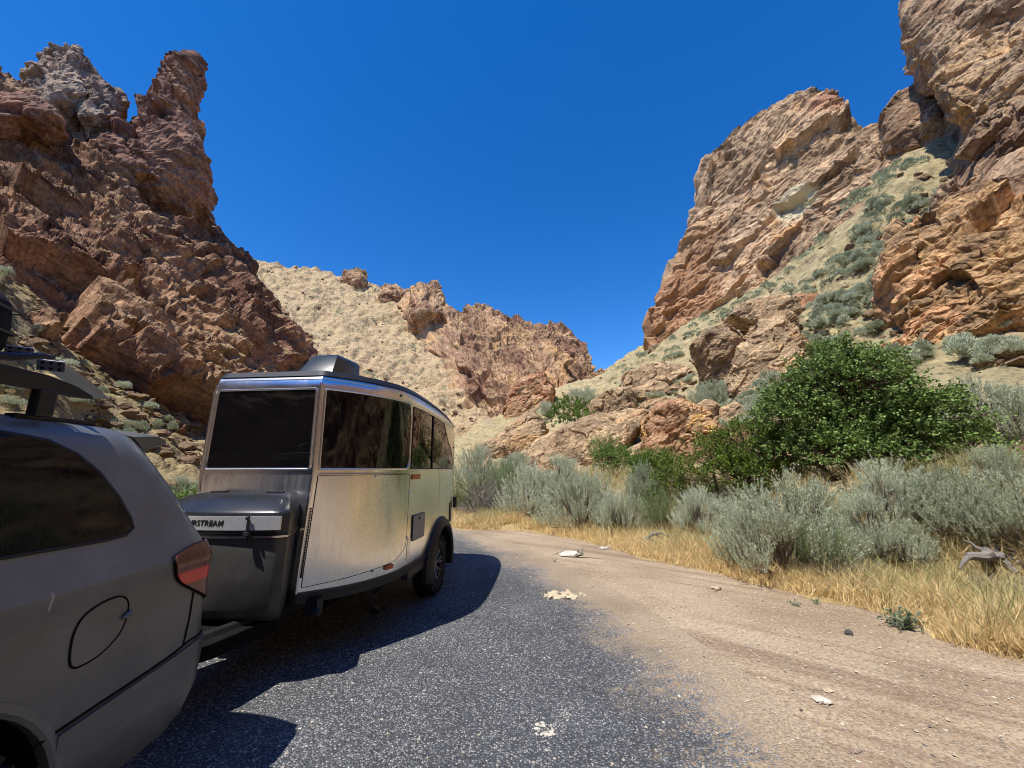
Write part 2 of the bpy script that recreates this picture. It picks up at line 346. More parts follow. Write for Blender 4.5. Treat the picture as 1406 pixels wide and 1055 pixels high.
def simple(name, col, rough=.5, metal=0, spec=.5, nz=0, nscale=20, bumpd=0, **k):
    t = NT(name); c = col
    if nz: c = t.mix(1, col, t.ramp(t.noise(t.obj, nscale, 6, .65), [(.3, 1 - nz), (.5, 1.0), (.7, 1 + nz)]), 'MULTIPLY')
    return t.set(c, rough, metal, t.bump(t.noise(t.obj, nscale * 3, 4, .6), .4, bumpd) if bumpd else None, spec, **k)
M_BLACK = simple('black plastic', (.016, .016, .018), .45, 0, .4, .3, 12, .002)
M_RUBBER = simple('tyre rubber', (.022, .021, .020), .8, 0, .25, .4, 14, .003)
M_MATTE = simple('matte black underside', (.008, .008, .009), .9, 0, .1, .3, 8)
M_STEEL = simple('bare metal', (.62, .62, .62), .32, 1, .5, .15, 30)
M_TRIM = simple('satin aluminium trim', (.72, .72, .71), .28, 1, .5, .1, 30)
M_BOX = simple('dusty black box plastic', (.062, .060, .056), .42, 0, .5, .35, 5); M_LID = simple('smooth black lid plastic', (.020, .021, .023), .28, 0, .5, .3, 6); M_PLATE = simple('brushed name plate', (.86, .86, .85), .38, .75, .5, .08, 30)
M_AMBER = simple('amber lens', (.42, .10, .015), .25, 0, .5, .2, 40)
M_FABRIC = simple('black woven fabric', (.012, .012, .013), .85, 0, .2, .4, 60, .002)
M_STRAP = simple('grey strap webbing', (.09, .09, .09), .8, 0, .2)
M_GREYP = simple('grey painted metal', (.17, .18, .19), .45, .2, .4, .2, 15)
M_BLADE = simple('smoked grey blade', (.30, .29, .27), .35, 0, .5, .2, 8)
M_HATCH = simple('grey plastic hatch', (.22, .225, .23), .45, 0, .4, .15, 20)
M_ROOFVENT = simple('dark grey vent plastic', (.026, .032, .034), .32, 0, .5, .3, 10)
M_LETTER = simple('black lettering', (.01, .01, .01), .5)
M_WHITEST = simple('pale stone', (.54, .49, .40), .9, 0, .2, .25, 18, .01)
M_DARKST = simple('dark stone', (.10, .09, .085), .9, 0, .2, .3, 18, .01)
M_TANST = simple('tan stone', (.48, .37, .26), .9, 0, .2, .3, 18, .01)
def alu_mat():
    t = NT('brushed aluminium skin')
    st = t.noise(t.dots(t.obj, [(9, 0, 0), (0, 9, 0), (0, 0, .55)]), 2.2, 6, .65); sm = t.noise(t.obj, 1.6, 6, .65)
    c = t.mix(st, (.78, .79, .80), (.90, .91, .92)); c = t.mix(t.mapr(sm, .52, .72, 0, .35), c, (.66, .65, .61))
    r_ = t.math('ADD', t.mapr(st, .3, .7, .20, .34), t.mapr(sm, .4, .75, -.02, .12))
    return t.set(c, r_, 1, t.bump(t.noise(t.obj, 1.4, 2, .5), .06, .012), .5)
M_ALU = alu_mat()
def alu2():
    t = NT('polished aluminium band'); c = t.mix(t.noise(t.obj, 4, 6, .65), (.82, .83, .83), (.91, .92, .92))
    return t.set(c, t.mapr(t.noise(t.obj, 3, 6, .7),   .3, .7, .16, .30), 1, t.bump(t.noise(t.obj, 2.4, 3, .5), .10, .012), .5)
M_ALU2 = alu2()
def glass_mat(name, dirt, col=(.006, .007, .008), rough=.03, spec=.5):
    t = NT(name); sp = t.noise(t.obj, 90, 3, .8); st = t.noise(t.dots(t.obj, [(30, 0, 0), (0, 30, 0), (0, 0, 2)]), 1.5, 5, .7)
    m = t.math('ADD', t.mapr(sp, .58, .78, 0, dirt), t.mapr(st, .5, .8, 0, dirt * .6), clamp=True)
    c = t.mix(m, col, (.20, .165, .12)); r_ = t.mapr(m, 0, .4, rough, .5)
    return t.set(c, r_, 0, None, spec)
M_GLASS = glass_mat('tinted trailer glass', .03, (.004, .004, .005), .02); M_CARGLASS = glass_mat('dusty tinted car glass', .12, (.005, .005, .006), .06, .22)
def paint_mat():
    t = NT('dusty dark grey metallic paint'); n = t.noise(t.obj, 2.2, 6, .65, .4); sp = t.noise(t.obj, 120, 3, .8)
    nz = t.sepz(t.geo.outputs['Normal']); up = t.math('MULTIPLY', t.mapr(nz, .05, .25, 0, .22), t.mapr(nz, .85, .5, 0, 1))
    dust = t.math('ADD', t.math('ADD', t.mapr(n, .35, .72, .04, .36), t.mapr(sp, .55, .70, 0, .22)), up, clamp=True)
    c = t.mix(dust, (.088, .096, .097), (.37, .37, .345)); r_ = t.mapr(dust, 0, .5, .26, .60)
    y = t.sepz(t.obj, 1); z = t.sepz(t.obj, 2); wob = t.math('MULTIPLY', t.math('SUBTRACT', t.noise(t.obj, 30, 3), .5), .006)    # a dried pale drip on the flank
    drip = t.math('MULTIPLY', t.mapr(t.math('ABSOLUTE', t.math('ADD', t.math('ADD', y, .83), wob)), .0055, .003), t.math('MULTIPLY', t.mapr(z, 1.115, 1.125), t.mapr(z, 1.19, 1.18)))
    c = t.mix(t.math('MULTIPLY', drip, .7), c, (.5, .47, .42))
    return t.set(c, r_, .12, None, .5, **{'Coat Weight': .12, 'Coat Roughness': .15})
M_PAINT = paint_mat()
def lamp_mat():
    t = NT('red lamp lens'); z = t.sepz(t.obj); n = t.noise(t.obj, 25, 4, .6)
    band = t.math('MULTIPLY', t.mapr(z, 1.035, 1.05), t.mapr(z, 1.115, 1.10))
    c = t.mix(band, (.13, .02, .02), (.80, .010, .010)); c = t.mix(t.mapr(n, .4, .8, .10, .35), c, (.25, .17, .14))
    return t.set(c, .22, 0, t.bump(t.voro(t.obj, 70, 'F1', 0, .3), .12, .004), .6)
M_LAMP = lamp_mat()

# ------------------------------------------------------------------ terrain surfaces
def catmull(A, n):                       # resample axis 0 smoothly to n rows
    A = np.asarray(A, float); m = len(A); u = np.linspace(0, m - 1, n); i = np.clip(np.floor(u).astype(int), 0, m - 2); f = (u - i)
    f = f.reshape((-1,) + (1,) * (A.ndim - 1)); g = lambda k: A[np.clip(k, 0, m - 1)]
    p0, p1, p2, p3 = g(i - 1), g(i), g(i + 1), g(i + 2)
    p0 = np.where((i == 0).reshape(f.shape), 2 * p1 - p2, p0); p3 = np.where((i == m - 2).reshape(f.shape), 2 * p2 - p1, p3)
    return .5 * ((2 * p1) + (-p0 + p2) * f + (2 * p0 - 5 * p1 + 4 * p2 - p3) * f ** 2 + (-p0 + 3 * p1 - 3 * p2 + p3) * f ** 3)
def grid_normals(Gd):
    du = np.gradient(Gd, axis=1); dv = np.gradient(Gd, axis=0); n = np.cross(du, dv); n /= np.linalg.norm(n, axis=2, keepdims=True) + 1e-9
    return n
def grid_faces(nv, nu):
    i = np.arange(nv * nu).reshape(nv, nu); return np.c_[i[:-1, :-1].ravel(), i[:-1, 1:].ravel(), i[1:, 1:].ravel(), i[1:, :-1].ravel()]
def blur(d, k=1):
    for _ in range(k):
        q = np.pad(d, ((1, 1), (1, 1)), 'edge'); d = (q[1:-1, 1:-1] * 6 + q[:-2, 1:-1] + q[2:, 1:-1] + q[1:-1, :-2] + q[1:-1, 2:]) / 10
    return d
GRIDS = {}
def put_blk(o, blk):                     # how each broken block of rock differs in tint from its neighbours
    if blk is None: return
    at = o.data.attributes.new('block', 'FLOAT', 'POINT'); at.data.foreach_set('value', np.asarray(blk, np.float32).ravel())
def surface(name, rows, nu, nv, mat, disp, back=None, world=False, smooth=False, kind='structure'):
    """rows: bottom to top, each a list of (px, py, range) or world points; disp(V) -> metres along the normal; back: metres the top runs back before it falls away"""
    C = np.array([[p if world else P(*p) for p in r_] for r_ in rows], float)
    b0 = C[0].copy(); b0[:, :2] *= 1 - 1.2 / np.linalg.norm(b0[:, :2], axis=1, keepdims=True); b0[:, 2] = np.minimum(b0[:, 2] - 2.5, -1.5); C = np.concatenate([b0[None], C])
    Gd = catmull(C, nv); Gd = np.swapaxes(catmull(np.swapaxes(Gd, 0, 1), nu), 0, 1)
    n = grid_normals(Gd); cen = np.array([0, 0, CAM_H]); s = np.sign((n * (cen - Gd)).sum(2).mean()); n *= s
    # smooth the normals so that displaced sheets do not fold
    V = Gd.reshape(-1, 3); BLK.clear(); d = blur(disp(V).reshape(nv, nu))[..., None]; out = Gd + n * d; blk = BLK[0].reshape(nv, nu) if BLK else None
    rowsb = []
    if back:
        top = out[-1]; hz = top[:, :2] / (np.linalg.norm(top[:, :2], axis=1, keepdims=True))
        def sm(q, k):
            for _ in range(k): q = np.concatenate([q[:1], (q[:-2] + q[1:-1] * 2 + q[2:]) / 4, q[-1:]])
            return q
        for a, b in ((.25, -.02), (.6, -.12), (1.0, -.35), (1.5, -.8), (1.8, -1.6), (2.0, -3)):
            q = sm(top, int(60 * a)); q[:, :2] += hz * back * a; q[:, 2] += back * b; q[:, 2] += fbm(q / 2.5, 5, 4) * back * .05 * min(1, a * 1.2); rowsb.append(q)
        out = np.concatenate([out, np.array(rowsb)]); nv += len(rowsb)
        if blk is not None: blk = np.concatenate([blk] + [blk[-1:]] * len(rowsb))
    lu = np.linalg.norm(np.diff(out, axis=1), axis=2); lv = np.linalg.norm(np.diff(out, axis=0), axis=2); wt = np.zeros((nv, nu))
    su = lu / np.median(lu); sv = lv / np.median(lv); wt[:, :-1] = np.maximum(wt[:, :-1], su); wt[:, 1:] = np.maximum(wt[:, 1:], su); wt[:-1] = np.maximum(wt[:-1], sv); wt[1:] = np.maximum(wt[1:], sv)
    wt = np.clip((wt - 2.2) / 2.5, 0, .8)[..., None]; wt[0] = wt[-1] = 0; wt[:, 0] = wt[:, -1] = 0
    if disp is not None and back:
        for _ in range(6):
            av = out.copy(); av[1:-1, 1:-1] = (out[:-2, 1:-1] + out[2:, 1:-1] + out[1:-1, :-2] + out[1:-1, 2:]) / 4; out = out * (1 - wt) + av * wt
    F = grid_faces(nv, nu)
    if s > 0: pass
    else: F = F[:, ::-1]
    o = np_mesh(name, out.reshape(-1, 3), F, mat, None, smooth); props(o, kind=kind); GRIDS[name] = (out, n); put_blk(o, blk)
    return o
def ridged(p, s=0, oct=5):
    o = 0; a = 1
    for k in range(oct): o = o + a * (1 - 2 * np.abs(vnoise(p * 2.07 ** k + 5.1 * k, s + k))); a *= .5
    return o
def ledges(V, B, T, seed):               # the beds: each steps out over the one below
    q = V @ B.T; x = q[:, 2] / T + fbm(q / np.array([T * 7, T * 7, T * 2.5]), seed, 4) * .9
    i = np.floor(x); f = x - i; h = _h(i.astype(np.int64), np.zeros(len(i), np.int64), np.zeros(len(i), np.int64), seed)
    return (np.clip(f / .75, 0, 1) - np.clip((f - .75) / .25, 0, 1) - .5) * (.3 + h) * (.55 + .6 * vnoise(q / (T * 4), seed + 2))
def blocky(B, big, seed, amp=1.0, fine=1.0, strata=1.0):
    def f(V):
        d = rock_disp(V, B, [((big * 1.5, big * 1.1, big * .75), big * .40 * amp, 3.2), ((big * .50, big * .40, big * .22), big * .13 * amp, 3.0), ((big * .17, big * .15, big * .08), big * .062 * amp, 3.0)], seed)
        d += ledges(V, B, big * .34, seed + 31) * big * .10 * amp * strata + ledges(V, B, big * .10, seed + 37) * big * .045 * amp * strata
        q = V @ B.T
        d += ridged(q / np.array([big * .9, big * .9, big * .55]), seed + 41, 6) * big * .075 * amp
        return d + fbm(V / (big * 1.8), seed + 3, 3) * big * .22 * amp + fbm(V / .45, seed + 5, 4) * .08 * fine
    return f
def rough_slope(a1, s1, a2, s2, seed):
    return lambda V: fbm(V / s1, seed, 4) * a1 + fbm(V / s2, seed + 9, 4) * a2

# --- the left side of the canyon
surface('left_cliff', [
    [(-420, 690, 14), (-250, 660, 16), (-60, 660, 20), (80, 640, 23), (180, 630, 25), (260, 620, 27), (372, 610, 31), (432, 600, 43), (470, 600, 60), (480, 600, 84)],
    [(-420, 480, 20), (-250, 490, 23), (-60, 500, 26), (70, 500, 27), (160, 490, 29), (250, 490, 31), (355, 494, 34), (412, 518, 44), (428, 526, 60), (432, 530, 84)],
    [(-420, 340, 27), (-250, 340, 29), (-60, 340, 32), (50, 345, 33), (140, 345, 35), (235, 355, 37), (298, 395, 39.5), (364, 420, 48), (382, 438, 62), (387, 448, 88)],
    [(-420, 200, 36), (-250, 210, 37), (-60, 215, 39), (20, 215, 42), (90, 225, 44), (165, 235, 45), (216, 290, 45.5), (277, 308, 52), (288, 328, 66), (291, 338, 90)],
    [(-420, 110, 47), (-250, 110, 48), (-60, 100, 50), (0, 112, 52), (45, 150, 52), (105, 190, 51), (186, 258, 49.5), (252, 278, 54), (260, 294, 68), (263, 304, 92)]],
    480, 420, M_LEFT, blocky(BED_L, 5.0, 21, .80, 1.3), 10)
surface('left_slope', [
    [(-500, 760, 9), (-300, 730, 11), (-60, 700, 13), (120, 680, 15), (260, 665, 19), (400, 650, 28), (520, 645, 42), (640, 645, 52)],
    [(-500, 570, 15), (-300, 545, 17), (-60, 520, 19.5), (60, 550, 21), (170, 580, 23), (260, 597, 27), (400, 605, 38), (520, 605, 60), (640, 610, 64)][:8],
    [(-500, 430, 21), (-300, 400, 23.5), (-60, 360, 26), (20, 400, 27.4), (120, 490, 28.6), (200, 545, 30.5), (290, 580, 35), (440, 590, 50)],
    [(-500, 400, 30), (-300, 390, 31), (-60, 345, 33), (20, 390, 33), (120, 480, 33), (200, 535, 36), (290, 570, 42), (440, 580, 62)]],
    220, 160, M_SLOPE_L, rough_slope(.5, 3.0, .22, .8, 31))

def loft_rock(name, levels, mat, disp, npts=150, nv=170, kind='structure', top=True):
    """levels: (py, px_left, px_right, range, thickness) from the foot to the top"""
    rings = []
    for (py, xl, xr, r_, th) in levels:
        a = P(xl, py, r_); b = P(xr, py, r_); c = (a + b) / 2; u = (b - a) / 2; dv = c.copy(); dv[2] = 0; dv /= np.linalg.norm(dv)
        ring = []
        for k in range(48):
            an = 2 * PI * k / 48; ca, sa = math.cos(an), math.sin(an); e = .72
            ring.append(c + u * math.copysign(abs(ca) ** e, ca) + dv * (th / 2) * math.copysign(abs(sa) ** e, sa))
        rings.append(ring)
    C = np.array(rings); Gd = np.empty((nv, 48, 3)); m = len(C); uu = np.linspace(0, m - 1, nv)
    i = np.clip(np.floor(uu).astype(int), 0, m - 2); f = (uu - i)[:, None, None]; Gd = C[i] * (1 - f) + C[i + 1] * f
    Gd = np.concatenate([Gd, Gd[:, :1]], 1); Gd = np.swapaxes(catmull(np.swapaxes(Gd, 0, 1), npts + 1), 0, 1)[:, :-1]
    n = np.cross(np.gradient(Gd, axis=1), np.gradient(Gd, axis=0)); n /= np.linalg.norm(n, axis=2, keepdims=True) + 1e-9
    cen = Gd.mean(1, keepdims=True)
    if ((Gd - cen) * n).sum() < 0: n = -n
    V = Gd.reshape(-1, 3); BLK.clear(); out = (Gd + n * blur(disp(V).reshape(nv, npts))[..., None]); blk = BLK[0].reshape(nv, npts) if BLK else None
    rows_ = [out]
    tc = out[-1].mean(0)
    for sft in (.72, .4, .05): rows_.append((tc + (out[-1] - tc) * sft + np.array([0, 0, .25 * (1 - sft)]))[None])
    out = np.concatenate(rows_); nv = len(out)
    if blk is not None: blk = np.concatenate([blk] + [blk[-1:]] * 3)
    idx = np.arange(nv * npts).reshape(nv, npts); j = np.roll(idx, -1, 1)
    F = np.c_[idx[:-1].ravel(), j[:-1].ravel(), j[1:].ravel(), idx[1:].ravel()]
    o = np_mesh(name, out.reshape(-1, 3), F, mat); props(o, kind=kind); put_blk(o, blk); return o
loft_rock('rock_spire', [(345, 200, 290, 52, 4), (318, 170, 296, 50.5, 8), (290, 150, 284, 49.2, 9.5), (262, 138, 279, 48.8, 9.5), (240, 134, 277, 48.8, 9.5), (214, 150, 275, 49, 9), (196, 178, 270, 49, 8), (178, 190, 266, 49, 7), (162, 196, 270, 49, 6.5), (140, 208, 276, 49, 6), (118, 216, 279, 49, 5.5), (106, 221, 279, 49, 5), (100, 225, 278, 49, 4)],
          M_SPIRE, blocky(BED_L, 3.0, 41, .50, .9))
loft_rock('spire_tip', [(112, 236, 276, 49, 3), (100, 239, 270, 49, 2.4), (94, 241, 258, 49, 1.8), (91, 242, 250, 49, 1)], M_SPIRE, blocky(BED_L, 1.2, 43, .4, .6), 60, 40)
loft_rock('rock_shoulder', [(275, 130, 165, 51, 2), (255, 122, 172, 49.5, 5), (225, 128, 176, 48, 6), (200, 133, 172, 48.3, 5), (182, 136, 166, 48.6, 4), (170, 138, 156, 48.8, 2.5)], M_SPIRE, blocky(BED_L, 2.2, 45, .5, .8), 80, 80)
loft_rock('rock_knob', [(228, 50, 105, 55, 4), (212, 40, 112, 53, 9), (180, 36, 116, 52, 10), (150, 34, 122, 52.4, 9), (120, 36, 126, 52.8, 8), (100, 40, 122, 53, 6.5), (86, 46, 112, 53, 5), (80, 56, 104, 53, 3.5)], M_KNOB, blocky(BED_V, 2.6, 47, .6, .9), 110, 110)
loft_rock('rock_block', [(235, 105, 160, 53, 2), (215, 92, 172, 51, 6), (185, 96, 166, 50, 7), (155, 102, 168, 50.4, 6), (136, 108, 156, 50.6, 5), (124, 114, 142, 50.8, 3.5)], M_KNOB, blocky(BED_V, 2.2, 49, .6, .8), 90, 90)
loft_rock('rock_ledge', [(232, -50, 66, 50, 2), (212, -60, 76, 46.5, 6), (190, -70, 82, 46, 7.5), (168, -70, 78, 46.6, 7), (150, -60, 66, 47, 5)], M_SPIRE, blocky(BED_L, 2.4, 51, .5, .8), 110, 60)

# --- the far hillside and its ridge of rocks
surface('far_hillside', [
    [(200, 660, 50), (330, 650, 52), (450, 645, 55), (560, 640, 56), (660, 635, 56), (750, 625, 58), (840, 600, 64), (930, 590, 70)],
    [(230, 560, 84), (345, 560, 84), (450, 562, 86), (560, 566, 86), (660, 572, 86), (745, 575, 88), (825, 560, 92), (920, 560, 96)],
    [(260, 440, 128), (360, 445, 128), (450, 455, 126), (550, 470, 122), (640, 495, 118), (720, 520, 116), (815, 535, 112), (910, 545, 112)],
    [(280, 350, 172), (365, 358, 172), (452, 374, 168), (530, 396, 162), (610, 440, 152), (710, 490, 140), (815, 524, 126), (910, 540, 120)]],
    300, 240, M_FAR, rough_slope(1.5, 9.0, .75, 1.8, 61), 40)
surface('ridge_rocks', [
    [(600, 540, 112), (660, 590, 86), (680, 600, 82), (700, 604, 80), (720, 602, 79), (740, 600, 78), (760, 596, 78), (780, 592, 78), (800, 586, 79), (815, 580, 80), (828, 572, 84), (838, 562, 92)],
    [(575, 480, 126), (632, 512, 104), (655, 520, 99), (676, 524, 96), (698, 524, 95), (718, 522, 94), (742, 520, 93), (765, 524, 92), (786, 532, 92), (806, 540, 92), (822, 546, 94), (834, 545, 100)],
    [(552, 430, 140), (610, 440, 122), (636, 452, 118), (660, 452, 115), (684, 458, 113), (706, 466, 111), (732, 466, 109), (757, 474, 107), (780, 492, 105), (804, 512, 103), (822, 528, 103), (834, 534, 106)],
    [(540, 404, 150), (598, 404, 136), (622, 424, 132), (650, 421, 129), (676, 424, 126), (702, 434, 124), (730, 442, 121), (754, 440, 118), (776, 458, 115), (800, 486, 112), (818, 508, 110), (834, 528, 110)]],
    380, 300, M_RIDGE, blocky(BED_C, 8.0, 71, .62, 3.0), 14)
loft_rock('ridge_tower', [(485, 575, 605, 138, 4), (462, 562, 616, 132, 12), (440, 564, 612, 130, 17), (415, 566, 606, 133, 14), (400, 568, 604, 134, 11), (392, 574, 602, 135, 7)], M_RIDGE, blocky(BED_C, 5.0, 73, .5, 2), 100, 90)
loft_rock('ridge_crag', [(432, 530, 560, 156, 3), (422, 520, 568, 150, 9), (408, 523, 566, 150, 10), (399, 526, 560, 151, 7), (394, 527, 545, 151, 4)], M_RIDGE, blocky(BED_C, 4.0, 75, .5, 2), 90, 60)
loft_rock('skyline_crag', [(410, 476, 498, 168, 3), (402, 470, 504, 160, 9), (388, 468, 503, 160, 10), (378, 472, 501, 161, 7), (371, 482, 498, 161, 4)], M_RIDGE, blocky(BED_C, 3.5, 77, .55, 2), 90, 70)

# --- the right side of the canyon
surface('right_slope', [
    [(560, 665, 20), (680, 668, 18), (800, 680, 14), (950, 690, 11), (1100, 705, 9.6), (1250, 715, 9.0), (1406, 722, 8.6), (1650, 745, 8), (1900, 790, 7)],
    [(600, 618, 42), (690, 612, 36), (800, 600, 29), (950, 605, 21), (1100, 598, 17.5), (1250, 590, 15.5), (1406, 575, 14.5), (1650, 560, 13.5), (1900, 540, 13)],
    [(680, 572, 64), (735, 565, 58), (815, 545, 49), (930, 525, 36), (1080, 505, 27), (1230, 482, 24), (1406, 455, 23.6), (1650, 420, 22), (1900, 380, 20)],
    [(760, 535, 82), (790, 530, 75), (835, 512, 62), (910, 472, 53), (1060, 416, 40.5), (1185, 345, 37), (1340, 322, 35), (1560, 290, 33), (1900, 220, 30)],
    [(812, 524, 94), (830, 521, 84), (850, 498, 66), (900, 468, 58), (1050, 386, 50), (1180, 268, 45.2), (1290, 206, 44.2), (1480, 180, 48), (1900, 120, 44)],
    [(840, 530, 110), (860, 528, 98), (880, 500, 76), (920, 466, 66), (1060, 386, 60), (1190, 266, 57), (1300, 204, 56), (1500, 178, 56), (1900, 118, 52)]],
    380, 330, M_SLOPE_R, rough_slope(.55, 4.0, .16, .9, 81), 12)
surface('right_butte', [
    [(915, 520, 74), (903, 515, 54), (940, 495, 51), (1010, 450, 48.5), (1065, 420, 46.5), (1120, 375, 45), (1190, 325, 43), (1260, 280, 42), (1330, 300, 41), (1400, 310, 41)],
    [(905, 478, 76), (897, 474, 56), (940, 455, 53.5), (1010, 412, 51), (1065, 382, 49), (1120, 332, 47.5), (1190, 288, 45.5), (1260, 245, 44), (1330, 262, 43), (1400, 270, 43)],
    [(912, 420, 77), (902, 415, 57), (940, 390, 54.8), (1015, 350, 52.5), (1075, 325, 50.5), (1130, 295, 48.8), (1195, 262, 46.5), (1260, 228, 45), (1325, 240, 44), (1395, 245, 44)],
    [(950, 350, 77), (937, 350, 58.5), (975, 325, 56), (1035, 290, 54), (1095, 262, 52), (1145, 248, 50), (1205, 225, 47.6), (1262, 205, 46.2), (1320, 212, 45), (1390, 218, 45)],
    [(972, 275, 78), (960, 272, 60), (995, 248, 58), (1050, 218, 56), (1112, 190, 54), (1150, 200, 52), (1210, 192, 49.5), (1258, 180, 48), (1310, 185, 47), (1385, 190, 47)],
    [(990, 215, 79), (975, 206, 62), (1010, 176, 60.5), (1062, 146, 59), (1127, 117, 57.5), (1152, 156, 56), (1212, 165, 53), (1255, 152, 51), (1305, 160, 50), (1380, 165, 50)]],
    430, 380, M_BUTTE, blocky(BED_R, 5.5, 91, .42, 1.1), 9)
surface('orange_cliff', [
    [(1193, 524, 36), (1224, 504, 25.5), (1268, 499, 24.6), (1316, 494, 24), (1376, 492, 23.5), (1436, 490, 23), (1566, 474, 21.8), (1766, 444, 20)],
    [(1196, 459, 36), (1232, 456, 26), (1268, 456, 25), (1316, 459, 24.4), (1376, 460, 23.8), (1436, 454, 23.3), (1566, 434, 22), (1766, 404, 20.5)],
    [(1193, 394, 37), (1228, 389, 27), (1266, 389, 25.6), (1316, 389, 25), (1376, 389, 24.4), (1436, 379, 24), (1566, 354, 23), (1766, 314, 21.5)],
    [(1208, 334, 39), (1236, 329, 28.5), (1273, 324, 27), (1318, 322, 26), (1376, 316, 25.4), (1436, 309, 25), (1566, 284, 24), (1766, 224, 23)],
    [(1233, 304, 41), (1256, 300, 30.5), (1284, 289, 29), (1322, 276, 28), (1378, 262, 27.4), (1436, 250, 27), (1566, 219, 26), (1766, 154, 25)]],
    460, 320, M_ORANGE, blocky(BED_R, 3.2, 101, .55, .9), 6)
surface('rock_tower', [
    [(1270, 300, 52), (1292, 296, 36), (1340, 288, 33.5), (1410, 275, 31.5), (1550, 250, 29.5), (1750, 200, 27)],
    [(1292, 240, 53), (1306, 238, 37), (1348, 232, 34.6), (1410, 222, 33), (1550, 195, 31), (1750, 140, 29)],
    [(1300, 190, 54), (1314, 184, 39.5), (1350, 178, 36), (1412, 168, 34.6), (1550, 140, 32.5), (1750, 80, 30.5)],
    [(1268, 130, 54), (1278, 126, 39.5), (1336, 122, 37), (1412, 112, 35.8), (1550, 84, 34), (1750, 20, 32)],
    [(1256, 72, 56), (1264, 68, 41), (1326, 64, 38.4), (1412, 54, 37), (1550, 24, 35), (1750, -40, 33)],
    [(1244, 22, 58), (1251, 20, 42.5), (1320, 14, 40), (1412, 4, 38.6), (1550, -30, 36.6), (1750, -100, 35)],
    [(1262, -60, 60), (1270, -62, 45), (1330, -72, 43), (1412, -84, 42), (1550, -120, 40), (1750, -190, 38)]],
    300, 320, M_TOWER, blocky(BED_R, 4.2, 111, .45, 1.0), 9)
loft_rock('shaded_ledge', [(245, 1230, 1310, 50, 3), (222, 1214, 1316, 48, 5), (190, 1212, 1316, 47.6, 5), (165, 1216, 1312, 47.8, 4.5), (148, 1232, 1305, 48, 4), (130, 1252, 1296, 48.4, 3)], M_TOWER, blocky(BED_R, 2.6, 113, .3, .8), 90, 80)

# --- unseen wall added behind the viewer, darkening reflections in the glass and polished metal
bw = []
for hgt, rr in ((-1, 26), (10, 31), (22, 37), (34, 44)):
    bw.append([(rr * math.sin(R(a)), rr * math.cos(R(a)), hgt * (1 + .18 * math.sin(a * .13)) if hgt > 0 else hgt) for a in range(64, 290, 14)])
surface('added_rear_wall', bw, 170, 80, M_LEFT, blocky(bed_basis(PI, R(20)), 6, 121, .5, 1), 10, world=True)

# ------------------------------------------------------------------ ground, road, straw verge
def sheet(name, pts, mat, z, sub=None):
    o = np_mesh(name, [(p[0], p[1], z) for p in pts], [tuple(range(len(pts)))], mat); return props(o, kind='structure')
N_ = 64; np_mesh('ground', [(2500 * math.cos(2 * PI * k / N_), 2500 * math.sin(2 * PI * k / N_), 0) for k in range(N_)], np.array([list(range(N_))]), M_GROUND); props(bpy.data.objects['ground'], kind='structure')
RE = [(-1.2, -25), (-.2, -12), (.55, -6), (.95, -2), (1.12, .5)] + [tuple(G(*q)[:2]) for q in ((985, 1030), (925, 950), (868, 895), (806, 838), (752, 800), (700, 768), (650, 744), (615, 731))]
RE += [(-2.2, 13.0), (-4.6, 16.0), (-8.5, 19.3), (-15, 23), (-25, 27)]
RE = catmull(np.array(RE, float), 260)
LE = catmull(np.array([(-7.4, -25), (-6.6, -12), (-6.0, -4), (-5.5, 1), (-5.2, 5), (-5.5, 8.5), (-6.6, 11.5), (-9, 14.4), (-13, 17), (-18, 19), (-27, 21.5)], float), 260)
# resample both by arc length
def arc(C, n):
    L = np.concatenate([[0], np.cumsum(np.linalg.norm(np.diff(C, axis=0), axis=1))]); u = np.linspace(0, L[-1], n); return np.c_[np.interp(u, L, C[:, 0]), np.interp(u, L, C[:, 1])]
RE = arc(RE, 300); LE = arc(LE, 300); dv = LE - RE; wd = np.linalg.norm(dv, axis=1, keepdims=True); dv /= wd
cols = [(-.75, 0), (-.5, .17), (-.25, .34), (0, .5), (.25, .66), (.5, .83), (.75, 1), (1.3, 1)]
V = [np.c_[RE + dv * o_, np.full(300, .004)] for o_, e in cols] + [np.c_[RE + dv * (wd - o_), np.full(300, .004)] for o_ in (1.2, .5, 0, -.4)]
V = np.concatenate(V); ev = np.array([e for _, e in cols] + [1, .9, .45, 0]); nR = 300; nO = len(ev)
idx = np.arange(nO * nR).reshape(nO, nR)
road = np_mesh('road', V, np.c_[idx[:-1, :-1].ravel(), idx[:-1, 1:].ravel(), idx[1:, 1:].ravel(), idx[1:, :-1].ravel()][:, ::-1], M_ROAD); props(road, kind='structure')
at = road.data.attributes.new('edge', 'FLOAT', 'POINT'); at.data.foreach_set('value', np.repeat(ev, nR).astype(np.float32))
# verge: from the dirt's edge back under the brush
VE = [(9.5, -1.0), (7.2, .6)] + [tuple(G(*q)[:2]) for q in ((1406, 908), (1290, 868), (1180, 838), (1080, 812), (980, 786), (890, 768), (820, 748), (760, 735), (700, 728), (640, 727), (622, 722))] + [(-2.2, 14.6), (-5, 17.6), (-9, 21)]
VE = catmull(np.array(VE, float), 200)
tv = np.gradient(VE, axis=0); tv /= np.linalg.norm(tv, axis=1, keepdims=True); rv = np.c_[tv[:, 1], -tv[:, 0]]
V = []; wob = fbm(np.c_[VE * 1.6, np.zeros(len(VE))], 3, 4) * .16
for o_, z in ((0, .003), (.35, .012), (.8, .02), (2, .06), (4.5, .25), (9, .8)):
    V.append(np.c_[VE + rv * (o_ + (wob[:, None] if o_ < 1 else 0)), np.full(len(VE), z)])
V = np.concatenate(V); nV = len(VE); idx = np.arange(6 * nV).reshape(6, nV)
